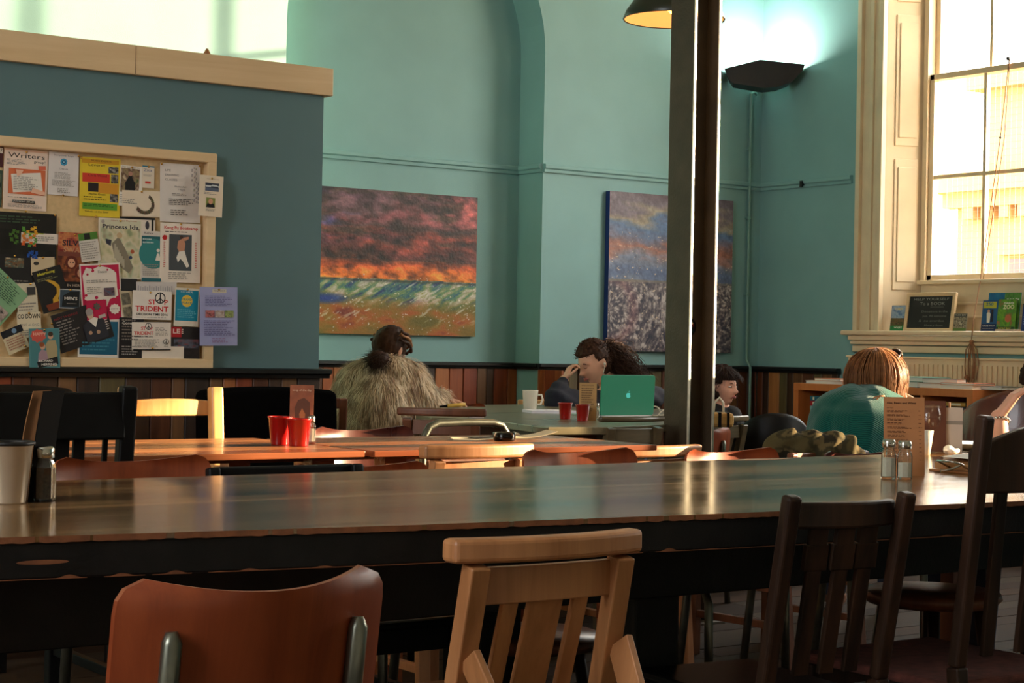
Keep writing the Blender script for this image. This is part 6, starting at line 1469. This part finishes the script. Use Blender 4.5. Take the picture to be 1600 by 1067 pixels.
# ---------- 2. curly haired woman at the laptop
Zw = 8.85
pel = PZ(985, 700, Zw+.22); pel.z = .50
pr_ = person('person with a curly dark ponytail leaning on one hand at the green laptop', (pel.x, pel.y))
hc = PZ(929, 566, Zw); nk = PZ(957, 611, Zw+.10); chest = PZ(968, 640, Zw+.12)
shL_ = PZ(930, 628, Zw-.02); shR_ = PZ(1000, 626, Zw+.22); el1 = PZ(869, 634, Zw-.25); wr1 = PZ(881, 594, Zw-.12); el2 = PZ(1024, 665, Zw+.06); wr2 = PZ(990, 652, Zw-.28)
el1.z = max(el1.z, .78); wr2.z = .785; el2.z = .8
fdir = -BR*.80-BF*.55+Vector((0, 0, -.40)); Bh = basis(fdir, Vector((0, 0, 1))+BR*.0-CR*.12)
m = MB(); add_head(m, hc, Bh, .93); limb(m, [hc+Bh @ Vector((0, -.02, -.05)), nk, chest], [.048, .047, .07]); limb(m, [chest, PZ(978, 670, Zw+.18), pel], [.11, .11, .12])
for a in (shL_, shR_): limb(m, [nk, a], [.05, .045])
limb(m, [shL_, el1], [.042, .032]); limb(m, [el1, wr1], [.032, .025]); limb(m, [shR_, el2, wr2], [.042, .036, .025])
add_hand(m, wr1, CU*.86+CR*.40+BF*.15, CR*.8-CU*.35+BF*.2, .95, .135, -1, .04)
add_hand(m, wr2, -BF-BR*.4, Vector((0, 0, -1)), .4, .15, 1)
fcW = -BR*.45-BF*.9; lg = lower_body(m, pel, fcW)
remesh(m, .0055, 'body', M['skin'], pr_, 2)
face_parts(pr_, hc, Bh, .93, True)
m = MB(); limb(m, [nk+Vector((0, 0, -.035)), chest, PZ(978, 672, Zw+.18), pel], [.068, .12, .125, .13]); limb(m, [nk+Vector((0, 0, -.045)), shL_, el1, el1.lerp(wr1, .80)], [.06, .062, .062, .036]); limb(m, [nk+Vector((0, 0, -.045)), shR_, el2, el2.lerp(wr2, .85)], [.06, .062, .055, .036])
remesh(m, .008, 'jumper', M['navy'], pr_, 3, lambda P: .003*np.sin(P[:, 2]*90+P[:, 0]*40))
m = MB()
for h, kn, an, to in lg: limb(m, [h, kn], [.092, .066]); limb(m, [kn, an], [.06, .048])
remesh(m, .012, 'trousers', M['jeans'], pr_); shoes(pr_, lg, M['black'])
hr = hair_cap(pr_, hc, Bh, .93, M['hairdark'], .014, lambda x, y, z: (y > .30 and z < .52) or (abs(x) > .55 and y > -.15 and z < .1), amp=.008, seed=2)
tie = Vector(hc)+Bh @ Vector((0, -.085, .05)); paths = []
tail = [tie, PZ(964, 557, Zw+.04), PZ(977, 574, Zw+.05), PZ(990, 590, Zw+.05), PZ(1004, 604, Zw+.05)]
for i in range(1000):
    o = Vector((rf.gauss(0, .032), rf.gauss(0, .032), rf.gauss(0, .028))); f_ = rf.uniform(60, 95); ph = rf.uniform(0, 6.28); e = rf.uniform(.45, 1); P = []
    for j in range(22):
        t = j/21*e*(len(tail)-1.001); q = int(t); c = tail[q].lerp(tail[q+1], t-q); w_ = min(1, .35+j/9)
        P.append(c+o*w_+Vector((math.cos(ph+j*.95), math.sin(ph+j*.95), math.sin(ph*2+j*.95)))*.0075)
    paths.append(P)
for i in range(900):                                    # curls on the crown
    a = Vector((rf.uniform(-1, 1), rf.uniform(-1, .42), rf.uniform(-.45, 1))).normalized()
    if a.z < .3 and a.y > -.2: continue
    p = hc+Bh @ Vector((a.x*.078, a.y*.1, a.z*.115)); tg = (tie-p); P = []
    ph = rf.uniform(0, 6)
    for j in range(9): P.append(p+tg*(j/9*.55)+(Bh @ a)*(.006+.006*math.sin(ph+j*1.1))+Vector((math.cos(ph+j*1.2), math.sin(ph+j*1.2), 0))*.004)
    paths.append(P)
strands(paths, .0019, M['hairdark'], 'curls', hr, 3)
ear = hc+Bh @ Vector((.078, 0, -.012)) if (Bh @ Vector((1, 0, 0))).dot(TO) > 0 else hc+Bh @ Vector((-.078, 0, -.012))
ear = ear+TO*.002
ec = MB().ball(ear, .007, 10, 8).tube([ear, ear+Vector((0, 0, -.02)), PZ(940, 596, Zw-.04), PZ(945, 625, Zw-.04)], .0014, 6).build('earphone', M['ceramic'], pr_)
shift(pr_)

# ---------- 3. dark haired person in the corner
Zc = 9.3
pel = PZ(1128, 700, Zc); pel.z = .40
pr_ = person('person with short dark hair in a black top, beyond the column', (pel.x, pel.y))
hc = PZ(1141, 604, Zc); nk = PZ(1131, 633, Zc+.02); chest = PZ(1126, 660, Zc+.02); Bh = basis(BR*.72-BF*.62+Vector((0, 0, -.02)), Vector((0, 0, 1)))
s1 = PZ(1100, 650, Zc+.05); s2 = PZ(1156, 650, Zc); e1 = PZ(1095, 690, Zc-.1); e2 = PZ(1168, 690, Zc-.1); w1_ = PZ(1122, 690, Zc-.32); w2_ = PZ(1152, 672, Zc-.30)
m = MB(); add_head(m, hc, Bh, .86); limb(m, [hc+Bh @ Vector((0, -.02, -.05)), nk, chest], [.044, .042, .06]); limb(m, [chest, pel], [.10, .11])
for a, b, c, q in ((s1, e1, w1_, 1), (s2, e2, w2_, -1)): limb(m, [nk, a], [.045, .04]); limb(m, [a, b, c], [.04, .034, .024]); add_hand(m, c, TO+BR*.2*q, Vector((0, 0, -1)), .5, .145, q)
lg = lower_body(m, pel, TO, .08, .42); remesh(m, .0058, 'body', M['skinrosy'], pr_); face_parts(pr_, hc, Bh, .86)
m = MB(); limb(m, [nk+Vector((0, 0, -.04)), chest, pel], [.055, .112, .12])
for a, b, c in ((s1, e1, w1_), (s2, e2, w2_)): limb(m, [nk+Vector((0, 0, -.05)), a, b, b.lerp(c, .8)], [.05, .055, .046, .034])
remesh(m, .009, 'top', M['blackknit'], pr_, 3)
m = MB()
for h, kn, an, to in lg: limb(m, [h, kn], [.085, .062]); limb(m, [kn, an], [.056, .046])
remesh(m, .012, 'trousers', M['jeans'], pr_); shoes(pr_, lg, M['black'])
hr = hair_cap(pr_, hc, Bh, .86, M['hairblack'], .018, lambda x, y, z: (y > .42 and z < .36) or (abs(x) > .6 and y > .1 and z < .2), amp=.008, seed=5)
paths = []
for i in range(700):
    a = Vector((rf.uniform(-1, 1), rf.uniform(-1, .75), rf.uniform(-.2, 1))).normalized()
    if a.y > .35 and a.z < .45: continue
    p = hc+Bh @ Vector((a.x*.078, a.y*.098, a.z*.112)); P = [p]; dd = (Bh @ Vector((a.x*.5+rf.uniform(-.3, .3), a.y*.4+.1, -.6+rf.uniform(-.3, .3))))
    for j in range(6): p = p+(dd+(Bh @ a)*.35*(1-j/4)).normalized()*.0095; P.append(p)
    paths.append(P)
strands(paths, .0018, M['hairblack'], 'strands', hr, 3)
CHILD = pr_
MB().tube([PZ(1113, 636, Zc-.13), PZ(1120, 640, Zc-.14), PZ(1123, 650, Zc-.15), PZ(1122, 662, Zc-.15)], .006, 8).build('bag_strap', M['ceramic'], pr_)
shift(pr_)

CHILD.location -= CR*.042
# ---------- 4. woman in a teal jumper, back to the camera
Zt = 6.75
pel = PZ(1330, 720, Zt+.0); pel.z = .52
pr_ = person('person in a teal jumper seen from behind, sunglasses on auburn hair', (pel.x, pel.y))
hc = PZ(1368, 586, Zt+.10); nk = PZ(1352, 619, Zt+.03); chest = PZ(1345, 668, Zt)
sL = PZ(1297, 647, Zt+.03); sR = PZ(1402, 652, Zt+.06); eL = PZ(1283, 705, Zt+.1); eR = PZ(1432, 706, Zt+.25); wL = PZ(1370, 700, Zt+.42); wR = PZ(1404, 642, Zt+.24)
Bh = basis(BR*.62+BF*.62+Vector((0, 0, -.35))); wL.z = .8
m = MB(); add_head(m, hc, Bh, .88); limb(m, [hc+Vector((0, 0, -.05)), nk, chest], [.048, .05, .09]); limb(m, [chest, pel], [.11, .13])
for a, b, c in ((sL, eL, wL), (sR, eR, wR)): limb(m, [nk+Vector((0, 0, -.02)), a], [.05, .048]); limb(m, [a, b, c], [.044, .038, .026])
add_hand(m, wR, CU-CR*.12, -CR*.5+BF*-.3, .35, .165, 1, .1); add_hand(m, wL, BR+BF*.3, Vector((0, 0, -1)), .4, .16, -1)
fcT = BR*.3+BF*.95; lg = lower_body(m, pel, fcT); remesh(m, .006, 'body', M['skin'], pr_); face_parts(pr_, hc, Bh, .88)
m = MB(); limb(m, [nk+Vector((0, 0, -.005)), PZ(1345, 652, Zt), chest, PZ(1338, 705, Zt), pel], [.055, .115, .15, .155, .16]); limb(m, [PZ(1330, 632, Zt), sL, eL, eL.lerp(wL, .85)], [.08, .078, .06, .038]); limb(m, [PZ(1365, 632, Zt), sR, eR, eR.lerp(wR, .75)], [.08, .075, .06, .038])
limb(m, [PZ(1305, 655, Zt), PZ(1290, 705, Zt), PZ(1287, 735, Zt)], [.08, .085, .08]); limb(m, [PZ(1385, 660, Zt), PZ(1395, 705, Zt)], [.08, .085])
remesh(m, .009, 'jumper', M['knit'], pr_, 5, lambda P: .002*np.sin(P[:, 2]*45+P[:, 0]*30)*np.sin(P[:, 0]*18))
m = MB()
for h, kn, an, to in lg: limb(m, [h, kn], [.095, .07]); limb(m, [kn, an], [.062, .05])
remesh(m, .012, 'trousers', M['jeans'], pr_); shoes(pr_, lg, M['brown'])
hr = hair_cap(pr_, hc, Bh, .88, M['hairred'], .008, lambda x, y, z: y > .35 and z < .5, amp=.004, seed=7)
paths = []
nkd = PZ(1348, 622, Zt-.03)
for i in range(2200):
    a = Vector((rf.uniform(-1, 1), rf.uniform(-1, .45), rf.uniform(-.3, 1))).normalized(); p = hc+Bh @ (Vector((a.x*.074, a.y*.093, a.z*.108))); P = [p]; L_ = rf.uniform(.22, .31)
    for j in range(11):
        rel_ = p-hc; out = Vector((rel_.x, rel_.y, 0)); out = out.normalized() if out.length > 1e-4 else Vector((0, 0, 0))
        tang = Vector((0, 0, -1)); nrm = rel_.normalized(); tang = (tang-nrm*min(0, 0)); tang = tang-nrm*tang.dot(nrm) if rel_.z > -.03 else tang+out*-.12
        if tang.length < .05: tang = out
        p = p+tang.normalized()*L_/11+Vector((rf.uniform(-1, 1), rf.uniform(-1, 1), 0))*.0012
        rr2 = p-hc; bl = Bh.transposed() @ rr2; k_ = (bl.x/.074)**2+(bl.y/.093)**2+(bl.z/.110)**2
        if k_ < 1: p = hc+rr2/math.sqrt(k_)
        P.append(p)
    paths.append(P)
strands(paths, .0019, M['hairred'], 'long_strands', hr, 3)
# sunglasses pushed up on the head
for k, sx in enumerate((-1, 1)):
    c = hc+Bh @ Vector((sx*.034, .05, .106)); g = basis(Bh @ Vector((0, .75, .66)), Bh @ Vector((0, -.66, .75)))
    if k == 0: sg = MB().ball(c, .028, 18, 10, (1, .12, .85), g).build('sunglasses', M['darktrim'], pr_)
    else: MB().ball(c, .028, 18, 10, (1, .12, .85), g).build('lens', M['darktrim'], sg)
    MB().tube([c+g @ Vector((.029*math.cos(a), 0, .024*math.sin(a))) for a in [2*PI*j/20 for j in range(20)]], .0022, 6, closed=True).build('rim', M['chrome'], sg)
    MB().tube([c+g @ Vector((sx*.028, 0, 0)), hc+Bh @ Vector((sx*.088, .0, .09)), hc+Bh @ Vector((sx*.09, -.03, .02))], .0025, 6).build('arm', M['darktrim'], sg)
# pale cord ties at the shoulder
a = PZ(1374, 619, Zt-.085)
MB().tube([a+CR*.02+CU*.002, a, a-CR*.012-CU*.014, a-CR*.03-CU*.03], .0035, 6).tube([a, a-CR*.016-CU*.003, a-CR*.04-CU*.022], .0025, 6).build('tie', M['tan'], pr_)
shift(pr_)

# ---------- 5. person at the right edge, forearm raised
Zr = 5.65
pel = PZ(1680, 720, Zr+.15); pel.z = .50
pr_ = person('person mostly outside the right edge, raised forearm with a bracelet', (pel.x, pel.y))
hc = PZ(1645, 606, Zr+.1); nk = PZ(1668, 655, Zr+.12); chest = PZ(1680, 700, Zr+.15); s1 = PZ(1622, 690, Zr+.08); s2 = PZ(1735, 690, Zr+.2); e1 = PZ(1566, 716, Zr-.1); w1_ = PZ(1560, 652, Zr-.04); e2 = PZ(1750, 740, Zr); w2_ = PZ(1690, 730, Zr-.25)
Bh = basis(-BR*.8-BF*.3+Vector((0, 0, -.4)))
m = MB(); add_head(m, hc, Bh, .95); limb(m, [hc+Bh @ Vector((0, -.02, -.05)), nk, chest], [.048, .048, .09]); limb(m, [chest, pel], [.11, .12])
for a, b, c in ((s1, e1, w1_), (s2, e2, w2_)): limb(m, [nk, a], [.05, .045]); limb(m, [a, b, c], [.042, .038, .026])
add_hand(m, w1_, CU*.75+CR*.55, CR*.8-CU*.5, .75, .175, 1, .05); add_hand(m, w2_, -BR, Vector((0, 0, -1)), .4, .16, 1)
lg = lower_body(m, pel, -BR*.8-BF*.3); remesh(m, .006, 'body', M['skinrosy'], pr_); face_parts(pr_, hc, Bh, .95)
m = MB(); limb(m, [nk+Vector((0, 0, -.03)), chest, pel], [.07, .13, .135]); limb(m, [nk+Vector((0, 0, -.04)), s1, e1, e1.lerp(w1_, .25)], [.06, .062, .052, .045]); limb(m, [nk+Vector((0, 0, -.04)), s2, e2, e2.lerp(w2_, .8)], [.06, .062, .05, .036])
remesh(m, .01, 'top', M['blackknit'], pr_, 3)
m = MB()
for h, kn, an, to in lg: limb(m, [h, kn], [.095, .07]); limb(m, [kn, an], [.062, .05])
remesh(m, .012, 'trousers', M['jeans'], pr_); shoes(pr_, lg, M['black'])
hair_cap(pr_, hc, Bh, .95, M['hairblack'], .02, lambda x, y, z: y > .4 and z < .4, amp=.006)
d = (w1_-e1).normalized(); c = e1.lerp(w1_, .9); u = d.orthogonal().normalized(); v = d.cross(u); bd = MB()
for j in range(18): a = 2*PI*j/18; bd.ball(c+(u*math.cos(a)+v*math.sin(a))*.031, .005, 8, 6)
bd.build('bracelet', M['chrome'], pr_)['kind'] = 'stuff'
shift(pr_)

# ---------- coat on a chair
cc = PZ(1272, 704, 5.9); t = thing('camouflage_coat', 'camouflage coat bundled over a chair back below the teal jumper', 'coat', (cc.x, cc.y, 0))
m = MB(); zb = cc.z
pts = [PZ(x, y, 5.9)-Vector((cc.x, cc.y, 0)) for x, y in ((1215, 702), (1235, 700), (1262, 702), (1290, 703), (1318, 705), (1338, 716))]
limb(m, pts, [.045, .055, .058, .06, .055, .03], 6)
for i in range(9):
    p = pts[min(5, i*5//9)].lerp(pts[min(5, i*5//9+1)], (i*5/9) % 1); limb(m, [p+Vector((0, 0, .035)), p+Vector((.01*math.sin(i*4), .01, -.06))], [.026, .03], 3)
limb(m, [pts[1]+Vector((0, 0, -.05)), pts[3]+Vector((0, 0, -.10)), pts[4]+Vector((0, 0, -.12))], [.05, .06, .05])
o = remesh(m, .007, 'coat_cloth', M['cloth'], t, 2, lambda P: .008*np.sin(P[:, 0]*95+8*np.sin(P[:, 2]*20)))
me = o.data; at = me.color_attributes.new('Col', 'FLOAT_COLOR', 'POINT'); pal = [lin(c) for c in ((82, 72, 46), (62, 56, 38), (98, 84, 56), (50, 44, 34))]; cols = []
for v in me.vertices:
    nz = noise.noise(v.co*17); c = pal[0] if nz > .12 else pal[1] if nz > -.12 else pal[2] if nz > -.3 else pal[3]; cols += list(c)+[1]
at.data.foreach_set('color', cols)
bk = [Vector(px_z(1215+k*125, 700, .7)) for k in (0, 1)]
pzc = PZ(1276, 700, 5.93); post_chair('dark chair under the bundled camouflage coat', (pzc.x, pzc.y+.2, 0), .1, pzc.z-.01, .40, 'brown', (.0, .06), .0, ((0, .03),), .03)
# open magazine the woman in teal reads
a = PZ(1400, 640, 6.9); t = thing('magazine', 'open magazine with a curling white page in front of the reader in teal', 'magazine', a)
m = MB(); vs = []; n = 14
C_ = [PZ(1392, 606+1, 6.95), PZ(1408, 610, 6.95), PZ(1425, 619, 6.95), PZ(1442, 629, 6.95), PZ(1461, 643, 6.95)]
for off_, dz in ((0, 0), (0, -.004)):
    for c in C_: 
        vs.append(c-a+Vector((0, 0, dz)))
        vs.append(c-a+BF*.14-Vector((0, 0, .05-dz)))
k = len(C_)*2; fs = []
for i in range(len(C_)-1): q = i*2; fs += [(q, q+2, q+3, q+1), (k+q, k+q+1, k+q+3, k+q+2), (q, k+q, k+q+2, q+2)]
m.add(vs, fs, True).build('page', M['paper'], t)
m = MB(); C2 = [c+CU*-.02-CR*.0 for c in C_]; vs = []
for c in C2: vs += [c-a, c-a+CU*-.012*1+BF*.0, c-a+BF*.13-CU*.05]
fs = []
for i in range(len(C2)-1): q = i*3; fs += [(q, q+1, q+4, q+3), (q, q+3, q+5, q+2)]
m.add(vs, fs, True).build('cover', M['black'], t)
